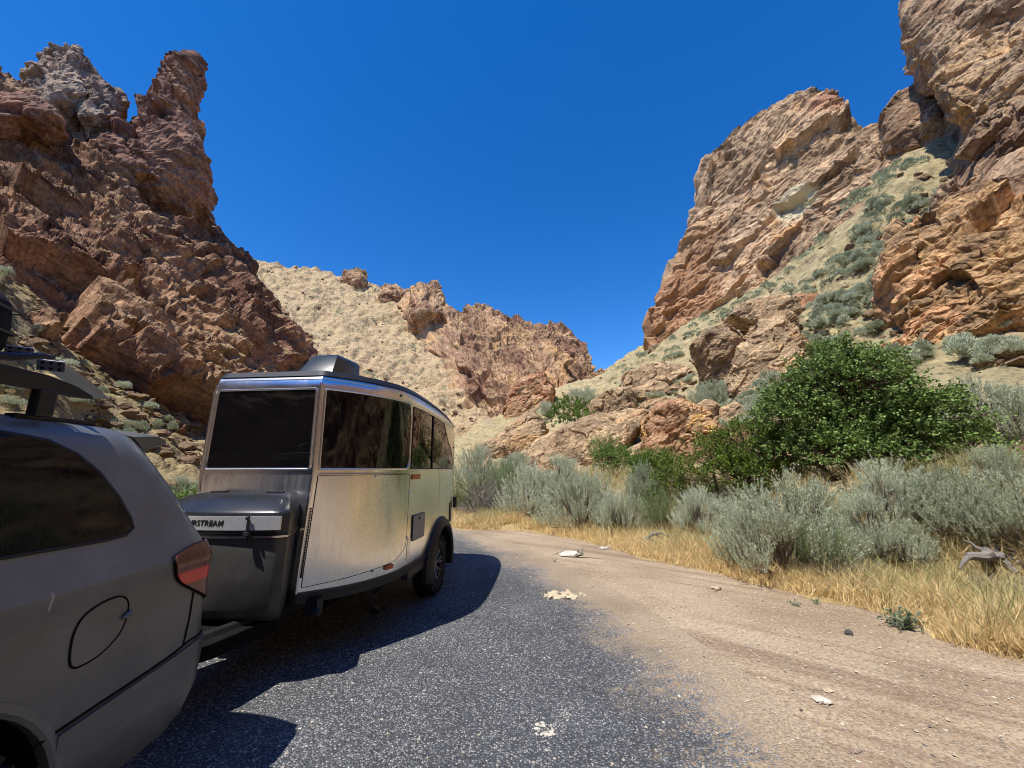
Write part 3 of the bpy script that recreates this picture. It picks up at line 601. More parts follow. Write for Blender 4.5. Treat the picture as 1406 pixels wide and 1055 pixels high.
props(np_mesh('verge', V, np.c_[idx[:-1, :-1].ravel(), idx[:-1, 1:].ravel(), idx[1:, 1:].ravel(), idx[1:, :-1].ravel()], M_STRAW), kind='structure')
# ------------------------------------------------------------------ patches on curved skins
def patch(name, poly, ptf, mat, parent=None, off=.003, step=(.06, .06), smooth=True, rim=0.0):
    """poly in the skin's own (s, z); ptf(s, z) -> point; a fine sheet lying 'off' outside the skin, with a rim turned back to it"""
    B = []
    m = len(poly)
    for k in range(m):
        a = Vector(poly[k]); b = Vector(poly[(k + 1) % m]); n = max(1, int(max(abs(b.x - a.x) / step[0], abs(b.y - a.y) / step[1])))
        for q in range(n): B.append(a.lerp(b, q / n))
    xs = [p.x for p in B]; ys = [p.y for p in B]; pts = list(B); nb = len(B)
    def inside(x, y):
        c = False
        for k in range(nb):
            a, b = B[k], B[(k + 1) % nb]
            if (a.y > y) != (b.y > y) and x < (b.x - a.x) * (y - a.y) / (b.y - a.y) + a.x: c = not c
        return c
    x = min(xs) + step[0]
    while x < max(xs):
        y = min(ys) + step[1]
        while y < max(ys):
            if inside(x, y) and min((abs(x - p.x) / step[0]) ** 2 + (abs(y - p.y) / step[1]) ** 2 for p in B) > .15: pts.append(Vector((x, y)))
            y += step[1]
        x += step[0]
    sx, sy = 1 / step[0], 1 / step[1]
    vs, _, fs, ov, _, _ = delaunay_2d_cdt([Vector((p.x * sx, p.y * sy)) for p in pts], [(k, (k + 1) % nb) for k in range(nb)], [], 1, 1e-5)
    mb = MB(); V = []; base = []
    for p in vs:
        s_, z_ = p.x / sx, p.y / sy; e = .004
        q = Vector(ptf(s_, z_)); n = (Vector(ptf(s_ + e, z_)) - Vector(ptf(s_ - e, z_))).cross(Vector(ptf(s_, z_ + e)) - Vector(ptf(s_, z_ - e)))
        n.normalize(); base.append((q, n)); 
    # outward = away from the body's axis
    sg = 1 if sum(n.dot(Vector((q.x - ptf.axis[0], q.y - ptf.axis[1], 0))) for q, n in base) > 0 else -1
    V = [q + n * off * sg for q, n in base]
    mb.add(V, [f for f in fs])
    if rim:
        idx = {}
        for f in fs:
            for k in range(len(f)):
                e_ = (f[k], f[(k + 1) % len(f)]); idx[e_] = 1
        edge = [e_ for e_ in idx if (e_[1], e_[0]) not in idx]; b0 = len(mb.v)
        ids = sorted({i for e_ in edge for i in e_}); mp = {i: b0 + k for k, i in enumerate(ids)}
        mb.v += [tuple(base[i][0] - base[i][1] * rim * sg) for i in ids]
        mb.f += [(a, b, mp[b], mp[a]) for a, b in edge]
    return mb.build(name, mat, parent, smooth)
def skin_line(pts, ptf, off=.003, step=.05, closed=False):
    out = []; m = len(pts)
    for k in range(m if closed else m - 1):
        a = Vector(pts[k]); b = Vector(pts[(k + 1) % m]); n = max(1, int((b - a).length / step))
        for q in range(n): out.append(a.lerp(b, q / n))
    if not closed: out.append(Vector(pts[-1]))
    res = []
    for p in out:
        q = Vector(ptf(p.x, p.y)); d = Vector((q.x - ptf.axis[0], q.y - ptf.axis[1], 0)).normalized(); e = .004
        n = (Vector(ptf(p.x + e, p.y)) - Vector(ptf(p.x - e, p.y))).cross(Vector(ptf(p.x, p.y + e)) - Vector(ptf(p.x, p.y - e))).normalized()
        if n.dot(d) < 0: n = -n
        res.append(q + n * off)
    return res
def rounded(poly, r, n=5):
    out = []; m = len(poly)
    for k in range(m):
        p = Vector(poly[k]); a = Vector(poly[k - 1]); b = Vector(poly[(k + 1) % m]); rr = r[k] if hasattr(r, '__len__') else r
        if rr == 0: out.append(tuple(p)); continue
        d1 = min(rr, (a - p).length * .48); d2 = min(rr, (b - p).length * .48); A = p + (a - p).normalized() * d1; Bq = p + (b - p).normalized() * d2
        for q in range(n + 1):
            t_ = q / n; out.append(tuple(A.lerp(p, t_).lerp(p.lerp(Bq, t_), t_)))
    return out
def cut(o, cutters):
    for c in cutters:
        m = o.modifiers.new('cut', 'BOOLEAN'); m.operation = 'DIFFERENCE'; m.object = c; m.solver = 'EXACT'; m.material_mode = 'TRANSFER'
    dg = bpy.context.evaluated_depsgraph_get(); me = bpy.data.meshes.new_from_object(o.evaluated_get(dg)); o.modifiers.clear(); old = o.data; o.data = me; bpy.data.meshes.remove(old)
    for c in cutters: bpy.data.objects.remove(c)
    me.set_sharp_from_angle(angle=R(38))

def make_wheel(parent, c, rad, width, rim_r, side, spokes=6, machined=True):
    wn = empty('wheel', c, 0, parent); s = side; hw = width / 2
    prof = [(rim_r, -hw * .8), (rim_r + .02, -hw * .95), (rad * .82, -hw), (rad * .95, -hw * .93), (rad * .985, -hw * .78), (rad, -hw * .4), (rad, hw * .4), (rad * .985, hw * .78), (rad * .95, hw * .93), (rad * .82, hw), (rim_r + .02, hw * .95), (rim_r, hw * .8)]
    t_ = MB().lathe(prof, (0, 0, 0), 'x', 72)
    for k in range(36):                     # shoulder lugs
        a = 2 * PI * k / 36
        for q in (-1, 1):
            t_.box((q * hw * .74, math.cos(a + q * .04) * rad * .985, math.sin(a + q * .04) * rad * .985), (hw * .55, .028, .026), Matrix.Rotation(a + q * .04 - PI / 2, 3, 'X'))
            t_.box((q * hw * .985, math.cos(a) * rad * .9, math.sin(a) * rad * .9), (.010, .022, .05), Matrix.Rotation(a - PI / 2, 3, 'X'))
    t_.build('tyre', M_RUBBER, wn, True)
    r_ = MB().lathe([(rim_r, -hw * .75), (rim_r, hw * .86), (rim_r - .012, hw * .9), (rim_r - .03, hw * .78), (rim_r - .035, -hw * .4), (.05, -hw * .45)], (0, 0, 0), 'x', 48)
    if s < 0: r_.v = [(-x, y, z) for x, y, z in r_.v]
    rim = r_.build('rim', M_BLACK, wn, True)
    m = MB()
    for k in range(spokes):
        a = 2 * PI * k / spokes + .2
        for q in (-.17, .17):
            ca, sa = math.cos(a + q * .55), math.sin(a + q * .55); cb, sb = math.cos(a + q), math.sin(a + q)
            m.tube([(s * hw * .55, ca * .06, sa * .06), (s * hw * .72, cb * rim_r * .6, sb * rim_r * .6), (s * hw * .80, cb * (rim_r - .02), sb * (rim_r - .02))], [.016, .014, .015], 6)
    m.lathe([(.0, s * hw * .62), (.05, s * hw * .62), (.062, s * hw * .5), (.062, -s * hw * .2)], (0, 0, 0), 'x', 24)
    m.build('spokes', M_GREYP if machined else M_BLACK, wn, True)
    return wn

# ------------------------------------------------------------------ travel trailer
TR = empty('travel_trailer', (-2.31, 3.713, 0), -0.107)
props(TR, 'silver aluminium travel trailer with wraparound dark front windows, parked on the asphalt', 'travel trailer')
def zt_(v): return 2.53 - .235 * (max(0, v - 1.0) / 2.8) ** 2
def zb_(v): return .60 + .20 * (max(0, v - 2.7) / 1.3) ** 1.5
KEY = np.array([(.80, .30), (.985, .66), (1.05, 1.03), (1.065, 1.75), (1.055, 2.5), (1.0, 3.2), (.84, 3.72), (.48, 3.97), (0, 4.0)])
def tr_uv(s, t):
    a = .489 + .057 * min(1, max(0, t) / .5) - .014 * max(0, t - .55) / .45
    sg = -1 if s < 0 else 1; s = abs(s)
    ins = .025 * max(0, 1 - t / .12) ** 2 + .012 * max(0, t - .5) + .05 * max(0, (t - .93) / .07) ** 2
    if s <= 1: q = np.array((a * s, 0.0))
    else:
        K = np.concatenate([[(a, 0)], KEY]); x = min(s - 1, len(K) - 1.001); i = int(x); f = x - i
        p1, p2 = K[i], K[i + 1]; p0 = K[i - 1] if i > 0 else 2 * p1 - p2 + np.array((-.07, -.0)); p3 = K[i + 2] if i + 2 < len(K) else np.array((-p1[0], p1[1]))
        q = .5 * (2 * p1 + (p2 - p0) * f + (2 * p0 - 5 * p1 + 4 * p2 - p3) * f * f + (3 * p1 - p0 - 3 * p2 + p3) * f ** 3)
    c = np.array((0, 1.9)); d = q - c; q = c + d * (1 - ins / max(.5, np.linalg.norm(d)))
    return sg * q[0], q[1]
def tr_pt(s, z):
    v = tr_uv(s, .5)[1]; t = (z - zb_(v)) / (zt_(v) - zb_(v)); u, v = tr_uv(s, t); return (u, v, z)
tr_pt.axis = (0, 1.9)
SS = np.concatenate([np.linspace(-10, -1, 82), np.linspace(-1, 1, 9)[1:-1], np.linspace(1, 10, 82)])[:-1]
def ring(t):
    out = []
    for s in SS:
        u, v = tr_uv(s, t); vv = tr_uv(s, .5)[1]; out.append(Vector((u, v, zb_(vv) + (zt_(vv) - zb_(vv)) * t)))
    return out
rings = [ring(t) for t in (0, .02, .05, .09, .14, .25, .35, .45, .52, .6, .7, .8, .88, .93, .96, .98, 1.0)]
top = rings[-1]; cen = Vector((0, 2.0, 0))
for f_, dz in ((.93, .035), (.8, .065), (.5, .085), (.1, .095)):
    rings.append([Vector((cen.x + (p.x - cen.x) * f_, cen.y + (p.y - cen.y) * f_, p.z + dz)) for p in top])
shell = MB().loft(rings).build('shell', M_ALU2, TR, True)
cs = [MB().tube([(sx * .55, 2.337, .40), (sx * 1.4, 2.337, .40)], .50, 40).build('cutter', M_MATTE, TR) for sx in (-1, 1)]
bpy.context.view_layer.update(); cut(shell, cs)
def band(name, s0, s1, lo, hi, off, mat, n=150, parent=TR):
    rr = []
    for s in np.linspace(s0, s1, n):
        v = tr_uv(s, .5)[1]; a, b = Vector(tr_pt(s, lo(v))), Vector(tr_pt(s, hi(v)))
        d = Vector((a.x, a.y - 1.9, 0)).normalized(); rr.append([a - d * .01, a + d * off, b + d * off, b - d * .01])
    return MB().loft(rr).build(name, mat, parent, True)
band('roof_rim', -9.9, 9.9, lambda v: zt_(v) - .012, lambda v: zt_(v) + .045, .022, M_BLACK, 260)
band('drip_rail', -9.6, 9.6, lambda v: zt_(v) - .045, lambda v: zt_(v) - .022, .008, M_TRIM, 260)
band('rub_rail', -5.02, 5.02, lambda v: .53, lambda v: .615, .02, M_BLACK, 160)
# belly pan and chassis
def scaled(z, k, dv=0): return [Vector((p.x * k, 1.9 + (p.y - 1.9) * k + dv, z)) for p in ring(0)]
MB().loft([scaled(.44, .78), scaled(.50, .90), scaled(.57, .975), scaled(.64, .97)]).build('belly_pan', M_MATTE, TR)
ch = MB(); ch.box((-.42, 2.3, .40), (.06, 3.4, .12)).box((.42, 2.3, .40), (.06, 3.4, .12)).box((0, 2.337, .36), (1.7, .09, .09))
ch.build('chassis', M_MATTE, TR)
tg_ = MB()
for sx in (-1, 1): tg_.tube([(sx * .42, .9, .47), (sx * .40, .35, .47), (0.04 * sx, -1.0, .47)], .045, 8)
tg_.box((0, -1.12, .49), (.10, .30, .09)); tg_.build('tongue', M_BLACK, TR, False)
MB().lathe([(.03, .2), (.03, .75), (.045, .75), (.045, .95), (.02, .97)], (0, -.88, 0), 'z', 20).build('tongue_jack', M_BLACK, TR, True)
# skins laid over the shell: lower panels
pl = [(-.96, 1.60), (.96, 1.60), (.95, .655), (-.95, .655)]
patch('front_panel', pl, tr_pt, M_ALU, TR, .004, (.12, .08))
for sx in (1, -1):
    pw = rounded([(1.09, 1.595), (4.0, 1.595), (4.0, .83), (3.55, .735), (1.08, .665)], [0, .03, .12, .25, 0], 5); pw = [(sx * a, b) for a, b in pw]
    pn = patch('wrap_panel', pw, tr_pt, M_ALU, TR, .006, (.10, .08), rim=.002)
    MB().tube(skin_line(pw, tr_pt, .005, .05, True), .0035, 5, closed=True).build('panel_edge', M_BLACK, pn, True)
    MB().tube(skin_line([(sx * 1.09, 1.612), (sx * 4.0, 1.612)], tr_pt, .006, .05), .007, 6).build('panel_hinge', M_TRIM, pn, True)
    for q in ((4.0 * sx, 1.40), (4.0 * sx, .92), (2.6 * sx, .695), (2.5 * sx, 1.585)):
        p = skin_line([q, (q[0], q[1] + .001)], tr_pt, .007)[0]; MB().lathe([(0, .012), (.010, .009), (.013, -.004)], p, 'x', 10).build('turn_latch', M_STEEL, pn, True)
    st_ = skin_line([(sx * 1.0, .62), (sx * 1.0, 1.56), (sx * 1.0, 2.44)], tr_pt, .003, .05)
    MB().tube(st_, .011, 6).build('corner_seam', M_TRIM, TR, True)
    hg = MB()
    for k in range(46):
        p = skin_line([(sx * 1.05, .75 + k * .0125), (sx * 1.05, .7501 + k * .0125)], tr_pt, .007)[0]; hg.box(p, (.012, .012, .0075))
    hg.build('piano_hinge', M_BLACK, TR)
# windows with bright frames
def window(name, poly, fr=.010):
    g = patch(name, poly, tr_pt, M_GLASS, TR, .005, (.10, .08), rim=.003)
    MB().tube(skin_line(poly, tr_pt, .006, .04, True), fr, 8, closed=True).build('window_frame', M_TRIM, g, True); return g
window('front_window', rounded([(-.93, 1.652), (.93, 1.652), (.93, 2.385), (-.93, 2.385)], .035))
for sx in (1, -1):
    wp = rounded([(1.10, 1.652), (3.93, 1.652), (3.93, 2.385), (1.10, 2.385)], [.03, .16, .16, .03]); g = window('wrap_window', [(sx * a, b) for a, b in wp])
    def zc_(s): return zt_(tr_uv(s, .5)[1]) - .165
    wp = [(4.06, 1.655), (6.62, 1.655), (6.72, 1.70), (6.70, 1.80), (6.5, 1.965), (6.2, 2.06)] + [(s, zc_(s)) for s in (5.8, 5.3, 4.8, 4.4, 4.06)]
    g = patch('side_window', [(sx * a, b) for a, b in wp], tr_pt, M_GLASS, TR, .004, (.10, .08), rim=.003)
    MB().tube(skin_line([(sx * a, b) for a, b in wp], tr_pt, .004, .04, True), .006, 6, closed=True).build('window_frame', M_BLACK, g, True)
    MB().tube(skin_line([(sx * 5.05, 1.66), (sx * 5.05, zc_(5.05))], tr_pt, .006), .016, 6).build('window_divider', M_BLACK, g, True)
window('rear_window', rounded([(-9.9, 1.6), (-8.6, 1.6), (-8.6, 2.05), (-9.9, 2.05)], .04)); 
# fittings on the flanks
for sx in (1, -1):
    h = patch('access_hatch', rounded([(sx * 4.24, .86), (sx * 4.76, .86), (sx * 4.76, 1.13), (sx * 4.24, 1.13)], .03), tr_pt, M_HATCH, TR, .014, (.08, .06), rim=.002)
    MB().tube(skin_line(rounded([(sx * 4.24, .86), (sx * 4.76, .86), (sx * 4.76, 1.13), (sx * 4.24, 1.13)], .03), tr_pt, .008, .04, True), .007, 6, closed=True).build('hatch_frame', M_BLACK, h, True)
    p = skin_line([(sx * 4.5, 1.085), (sx * 4.5, 1.086)], tr_pt, .018)[0]; MB().lathe([(0, .006), (.016, .006), (.018, -.004)], p, 'x', 12).build('hatch_lock', M_BLACK, h, True)
    patch('marker_light', rounded([(sx * 4.12, 1.535), (sx * 4.46, 1.535), (sx * 4.46, 1.592), (sx * 4.12, 1.592)], .02), tr_pt, M_AMBER, TR, .016, (.06, .03), rim=.002)
    patch('marker_light', rounded([(sx * 2.98, .672), (sx * 3.32, .672), (sx * 3.32, .712), (sx * 2.98, .712)], .018), tr_pt, M_AMBER, TR, .020, (.06, .02), rim=.002)
    patch('label_strip', [(sx * 4.06, .68), (sx * 4.20, .68), (sx * 4.20, .90), (sx * 4.06, .90)], tr_pt, M_TRIM, TR, .003, (.06, .06))
    patch('side_vent', rounded([(sx * 6.55, .86), (sx * 6.72, .86), (sx * 6.72, 1.14), (sx * 6.55, 1.14)], .02), tr_pt, M_BLACK, TR, .010, (.05, .06), rim=.002)
    q = Vector(tr_pt(sx * 7.15, 1.12)); MB().box(q + Vector((sx * .02, 0, 0)), (.09, .10, .17)).build('tail_lamp', M_BLACK, TR, False, .015)
    for a, b in ((3.3, 2.45), (6.95, 2.0)):
        p = skin_line([(sx * a, b), (sx * a, b + .001)], tr_pt, .004)[0]; MB().lathe([(0, .008), (.016, .006), (.018, -.006)], p, 'x', 12).build('vent_button', M_BLACK, TR, True)
    # wheel arch flare
    fl = []
    for k in range(25):
        a = R(-14 + 208 * k / 24); ca, sa = math.cos(a), math.sin(a); o_ = lambda r_, u: Vector((sx * u, 2.337 + ca * r_ * 1.02, .40 + sa * r_))
        fl.append([o_(.465, 1.02), o_(.455, 1.115), o_(.48, 1.14), o_(.56, 1.12), o_(.60, 1.075), o_(.60, 1.02)])
    MB().loft(fl).build('fender_flare', M_BLACK, TR, True)
    make_wheel(TR, (sx * .935, 2.337, .372), .372, .245, .205, sx)
    jk = MB().tube([(sx * .72, .72, .52), (sx * .86, .80, .36), (sx * .80, .86, .24)], .014, 6).tube([(sx * .95, .82, .52), (sx * .80, .78, .36), (sx * .86, .86, .24)], .014, 6).box((sx * .83, .86, .225), (.13, .10, .02))
    jk.build('stabiliser_jack', M_BLACK, TR, True)
    br = MB().box((sx * .60, .12, .50), (.10, .10, .13)).lathe([(0, .035), (.022, .03), (.03, .0), (.03, -.03)], (sx * .66, .06, .47), 'x', 12); br.build('frame_bracket', M_BLACK, TR)
    MB().box((sx * 1.0, 1.62, .50), (.09, .9, .10)).build('step_rail', M_BLACK, TR, False, .02)
for sx in (1, -1):
    for k_, zb2, zt2 in ((5.62, 1.02, 1.62), (7.0, .86, 2.06)): MB().tube(skin_line([(sx * k_, zb2), (sx * k_, zt2)], tr_pt, .001, .05), .005, 6).build('panel_seam', M_TRIM, TR, True)
    MB().tube(skin_line([(sx * 4.3, 1.628), (sx * 7.0, 1.628)], tr_pt, .001, .05), .005, 6).build('panel_seam', M_TRIM, TR, True)
# roof vent: a raked plastic shroud
pr = [[Vector(p) for p in r_] for r_ in ([(-.25, .72, 2.60), (.19, .72, 2.60), (.19, 1.40, 2.60), (-.25, 1.40, 2.60)], [(-.25, .72, 2.70), (.19, .72, 2.70), (.19, 1.40, 2.70), (-.25, 1.40, 2.70)], [(-.16, .86, 2.95), (.16, .86, 2.95), (.18, 1.37, 2.965), (-.19, 1.37, 2.965)], [(-.12, .92, 2.99), (.13, .92, 2.99), (.15, 1.33, 3.0), (-.15, 1.33, 3.0)])]
vent_o = MB().loft([[Vector(p) for p in r_] for r_ in pr]).build('roof_vent', M_ROOFVENT, TR, True, .012)
MB().box((-.03, 1.06, 2.585), (.52, .76, .05)).build('vent_base', M_BLACK, vent_o, False, .01)
MB().tube([(.36, 1.1, 2.56), (.36, 1.1, 2.67)], .06, 16).build('roof_cap', M_HATCH, TR, True)
# storage box on the tongue
def bow(a): return (1 - math.cos(a * 1.1)) * .17 + (.04 if abs(a) > .97 else 0)
def bx_uv(k, vf, hw, hb):                  # plan: bowed front, straight flanks
    return [(a * hw, vf + bow(a)) for a in np.linspace(-1, 1, 21)] + [(hb, -.03), (-hb, -.03)]
def bx_ring(z, vf, hw, hb): return [Vector((x, y, z)) for x, y in bx_uv(0, vf, hw, hb)]
sb = MB().loft([bx_ring(.47, -.24, 0.458, 0.391), bx_ring(.54, -.34, 0.506, 0.422), bx_ring(.60, -.37, 0.525, 0.433), bx_ring(.85, -.405, 0.549, 0.445), bx_ring(1.125, -.43, 0.568, 0.457)]).build('storage_box', M_BOX, TR, True, .015)
lid = MB().loft([bx_ring(1.145, -.45, 0.587, 0.469), bx_ring(1.165, -.465, 0.592, 0.472), bx_ring(1.315, -.455, 0.587, 0.469), bx_ring(1.335, -.435, 0.573, 0.465)] + [bx_ring(z, v, h, b) for z, v, h, b in ((1.40, -.36, .505, .45), (1.435, -.29, .45, .42), (1.45, -.20, .40, .39))]).build('lid', M_LID, sb, True, .012)
MB().loft([bx_ring(1.127, -.442, 0.576, 0.462), bx_ring(1.142, -.442, 0.576, 0.462)]).build('lid_seal', M_TRIM, sb, True)
MB().loft([[Vector(p) for p in ((-.40, -.05, z), (.40, -.05, z), (.30, -.62 + e, z), (.10, -1.0 + e, z), (-.10, -1.0 + e, z), (-.30, -.62 + e, z))] for z, e in ((.36, .06), (.47, 0))]).build('tongue_cover', M_MATTE, TR, False, .01)
mbn = MB(); rr = []
for a in np.linspace(-.95, .90, 24):
    x = a * .618; y = -.462 + (1 - math.cos(a * 1.1)) * .17; rr.append([Vector((x, y - .008, 1.19)), Vector((x, y - .010, 1.292)), Vector((x, y + .01, 1.292)), Vector((x, y + .01, 1.19))])
plate = mbn.loft(rr).build('name_plate', M_PLATE, sb, True)
tc = bpy.data.curves.new('t', 'FONT'); tc.body = 'AIRSTREAM'; tc.size = .056; tc.space_character = 1.12; tc.align_x = 'CENTER'; tc.align_y = 'CENTER'; tc.extrude = .002; tc.shear = .12; tc.offset = .0012
to = bpy.data.objects.new('t', tc); COL.objects.link(to); bpy.context.view_layer.update()
tm = bpy.data.meshes.new_from_object(to.evaluated_get(bpy.context.evaluated_depsgraph_get())); bpy.data.objects.remove(to)
for v in tm.vertices:
    x, y, z = v.co; xx = x - .015; v.co = (xx, -.4735 + (1 - math.cos(xx / .618 * 1.1)) * .17 - z, 1.242 + y)
tm.materials.clear(); tm.materials.append(M_LETTER); link('lettering', tm, plate)
for sx in (-.335, .335):
    y = -.482 + (1 - math.cos(sx / .618 * 1.1)) * .17
    MB().lathe([(0, .0), (.016, .0), (.016, .02), (0, .02)], (sx, y - .02, 1.285), 'x', 12).box((sx, y, 1.23), (.016, .014, .10)).box((sx, y + .002, 1.165), (.045, .03, .028)).box((sx, y + .02, 1.125), (.028, .02, .05)).build('lid_latch', M_BLACK, sb, False, .004)
for sx in (-.22, .22): MB().box((sx * 1.2, -.08, 1.452), (.14, .06, .022)).build('lid_hinge', M_BLACK, sb, False, .006)

# ------------------------------------------------------------------ sport utility vehicle (tow car), facing the viewer's side of the road
CAR = empty('sport_utility_vehicle', (-2.73, 2.5, 0)); props(CAR, 'dusty dark grey sport utility vehicle with roof rack, coupled to the silver trailer', 'car')
def interp(z, T): return float(np.interp(z, [a for a, b in T], [b for a, b in T]))
W_ = [(.28, .90), (.36, .945), (.5, .972), (.69, .985), (.85, .983), (1.0, .968), (1.10, .966), (1.155, .974), (1.17, .975), (1.20, .962), (1.30, .925), (1.335, .912), (1.5, .862), (1.65, .815), (1.76, .775), (1.81, .745), (1.85, .69), (1.875, .60), (1.89, .42)]
YR = [(.28, -.04), (.36, .06), (.5, .11), (.69, .11), (.85, .09), (1.15, .09), (1.26, .06), (1.40, .0), (1.55, -.07), (1.70, -.17), (1.80, -.23), (1.85, -.28), (1.875, -.36), (1.89, -.5)]
YF = [(.28, -4.95), (.5, -5.1), (.8, -5.1), (.95, -4.98), (1.05, -4.7), (1.13, -3.9), (1.2, -3.72), (1.5, -3.25), (1.75, -2.85), (1.83, -2.65), (1.875, -2.4), (1.89, -2.1)]
RC = [(.28, .12), (.7, .13), (1.2, .13), (1.35, .17), (1.6, .22), (1.8, .24), (1.89, .24)]
def car_pt(l, z, side=1):                  # l runs along the flank from the front (negative) round the rear corner
    w, yr, rc = interp(z, W_), interp(z, YR), interp(z, RC); e = yr - rc
    if l <= e: x, y = w, l
    elif l <= e + rc * PI / 2: th = (l - e) / rc; x, y = w - rc + rc * math.cos(th), e + rc * math.sin(th)
    else: x, y = w - rc - (l - e - rc * PI / 2), yr
    x -= .018 * max(0, (y + 1.2) / 1.2) ** 2; return (x * side, y, z)
car_pt.axis = (0, -2.0)
def carR(l, z): return car_pt(l, z, -1)
carR.axis = (0, -2.0)
def car_ring(z):
    w, yr, rc, yf = interp(z, W_), interp(z, YR), interp(z, RC), interp(z, YF); e = yr - rc; pts = []; tot = e + rc * PI / 2 + w - rc
    ls = list(np.linspace(yf + .35, e, 46)) + list(np.linspace(e, e + rc * PI / 2, 10))[1:] + list(np.linspace(e + rc * PI / 2, tot, 8))[1:]
    half = [(w * a, yf + b) for a, b in ((.0, 0), (.4, .01), (.75, .05), (.92, .14))] + [car_pt(l, z)[:2] for l in ls]
    half = half[:-1]; rear = [(0, yr)]
    full = half + rear + [(-x, y) for x, y in half[::-1] if x > 1e-6]
    return [Vector((x, y, z)) for x, y in full]
ZS = [.28, .32, .36, .42, .5, .6, .69, .77, .85, .92, 1.0, 1.05, 1.10, 1.14, 1.155, 1.17, 1.19, 1.22, 1.26, 1.30, 1.335, 1.4, 1.5, 1.58, 1.65, 1.71, 1.76, 1.79, 1.81, 1.83, 1.85, 1.865, 1.875, 1.885, 1.89]
rg = [car_ring(z) for z in ZS]; rg.append([Vector((p.x * .3, -1.4 + (p.y + 1.4) * .5, 1.90)) for p in rg[-1]])
body = MB().loft(rg).build('body', M_PAINT, CAR, True)
cs = [MB().tube([(sx * .55, yy, .40), (sx * 1.3, yy, .40)], .50, 48).build('cutter', M_MATTE, CAR) for sx in (-1, 1) for yy in (-1.19, -4.29)]
bpy.context.view_layer.update(); cut(body, cs)
for sx, f in ((1, car_pt), (-1, carR)):
    wq = [(-2.08, 1.345), (-.60, 1.337), (-.50, 1.345), (-.46, 1.37), (-.47, 1.42), (-.52, 1.52), (-.60, 1.635), (-.69, 1.715), (-.80, 1.768), (-.98, 1.795), (-1.3, 1.802), (-2.08, 1.802)]
    g = patch('quarter_window', wq, f, M_CARGLASS, CAR, .004, (.06, .05), rim=.004)
    MB().tube(skin_line(wq, f, .003, .05, True), .007, 6, closed=True).build('window_seal', M_BLACK, g, True)
    for nm, q in (('rear_door_window', [(-3.02, 1.34), (-2.16, 1.34), (-2.16, 1.80), (-2.9, 1.80)]), ('front_door_window', [(-3.55, 1.33), (-3.10, 1.34), (-2.98, 1.78), (-3.05, 1.78)])):
        patch(nm, rounded(q, .03), f, M_CARGLASS, CAR, .004, (.08, .06), rim=.004)
    # fuel door: a lid in a dark gap, with its finger tab (the driver's flank only)
    if sx > 0:
        fd = rounded([(-.716, .866), (-.60, .872), (-.51, .925), (-.482, .985), (-.482, 1.055), (-.53, 1.094), (-.62, 1.088), (-.70, 1.055), (-.724, .97)], .045, 6)
        d_ = patch('fuel_door', fd, f, M_PAINT, CAR, .003, (.04, .04))
        MB().tube(skin_line(fd, f, .002, .02, True), .0042, 6, closed=True).build('door_gap', M_MATTE, d_, True)
        p = skin_line([(-.488, 1.0), (-.488, 1.001)], f, .010)[0]; MB().tube([p + Vector((0, -.02, -.012)), p + Vector((.003, 0, 0)), p + Vector((0, .016, .012))], [.006, .012, .007], 8).build('finger_tab', M_GREYP, d_, True)
    # bumper wraps the rear below its seam
    MB().tube(skin_line([(-.79, .655), (-.6, .675), (-.3, .70), (-.17, .715), (-.08, .735), (.05, .742), (.30, .742), (1.0, .742)], f, .001, .04), .006, 6).build('bumper_gap', M_MATTE, CAR, True)
    bp = rounded([(-.70, .34), (-.1, .315), (.95, .32), (.95, .725), (.0, .725), (-.16, .70), (-.45, .675), (-.715, .648)], .01)
    patch('bumper', bp, f, M_PAINT, CAR, .014, (.05, .05), rim=.004)
    MB().tube(skin_line([(-.075, .99), (-.115, .73)], f, .001, .04), .005, 6).build('panel_gap', M_MATTE, CAR, True)
    lp = rounded([(-.27, 1.195), (-.10, 1.235), (.06, 1.24), (.26, 1.20), (.26, 1.06), (.14, .955), (.05, .915), (-.21, 1.07)], [.035, .03, .03, .03, .03, .03, .02, .05], 5)
    lm = patch('tail_lamp', lp, f, M_LAMP, CAR, .018, (.03, .03), rim=.003)
    MB().tube(skin_line(lp, f, .006, .03, True), .007, 6, closed=True).build('lamp_gap', M_MATTE, lm, True)
    for yy in (-1.19, -4.29):
        make_wheel(CAR, (sx * .845, yy, .405), .405, .27, .24, sx, 6, False)
        fl = []
        for k in range(25):
            a = R(-5 + 190 * k / 24); ca, sa = math.cos(a), math.sin(a); o_ = lambda r_, u: Vector((sx * u, yy + ca * r_, .40 + sa * r_))
            fl.append([o_(.500, .93), o_(.494, .982), o_(.508, .990), o_(.535, .986), o_(.545, .94)])
        MB().loft(fl).build('arch_lip', M_PAINT, CAR, True)
    MB().tube([(sx * .95, -3.45, 1.30), (sx * 1.06, -3.45, 1.33)], .03, 8).box((sx * 1.14, -3.43, 1.37), (.20, .12, .22)).build('door_mirror', M_PAINT, CAR, False, .0)
    # roof rail with feet
    MB().loft([[Vector((sx * (.70 + q * .018), y, z + h)) for q, h in ((-1, -.5 * t_), (1, -.5 * t_), (1, .5 * t_), (-1, .5 * t_))] for y, z, t_ in ((-2.6, 1.96, .04), (-2.4, 2.02, .075), (-1.0, 2.022, .075), (-.80, 2.015, .07), (-.68, 2.0, .05), (-.60, 1.985, .012))]).build('roof_rail', M_BLACK, CAR, False, .006)
    for yy in (-.79, -1.55, -2.35): MB().box((sx * .70, yy, 1.93), (.05, .07, .12)).build('rail_foot', M_BLACK, CAR, False, .012)
    MB().box((sx * .62, -.66, 1.872), (.05, .34, .022)).build('roof_ditch_cap', M_BLACK, CAR, False, .008)
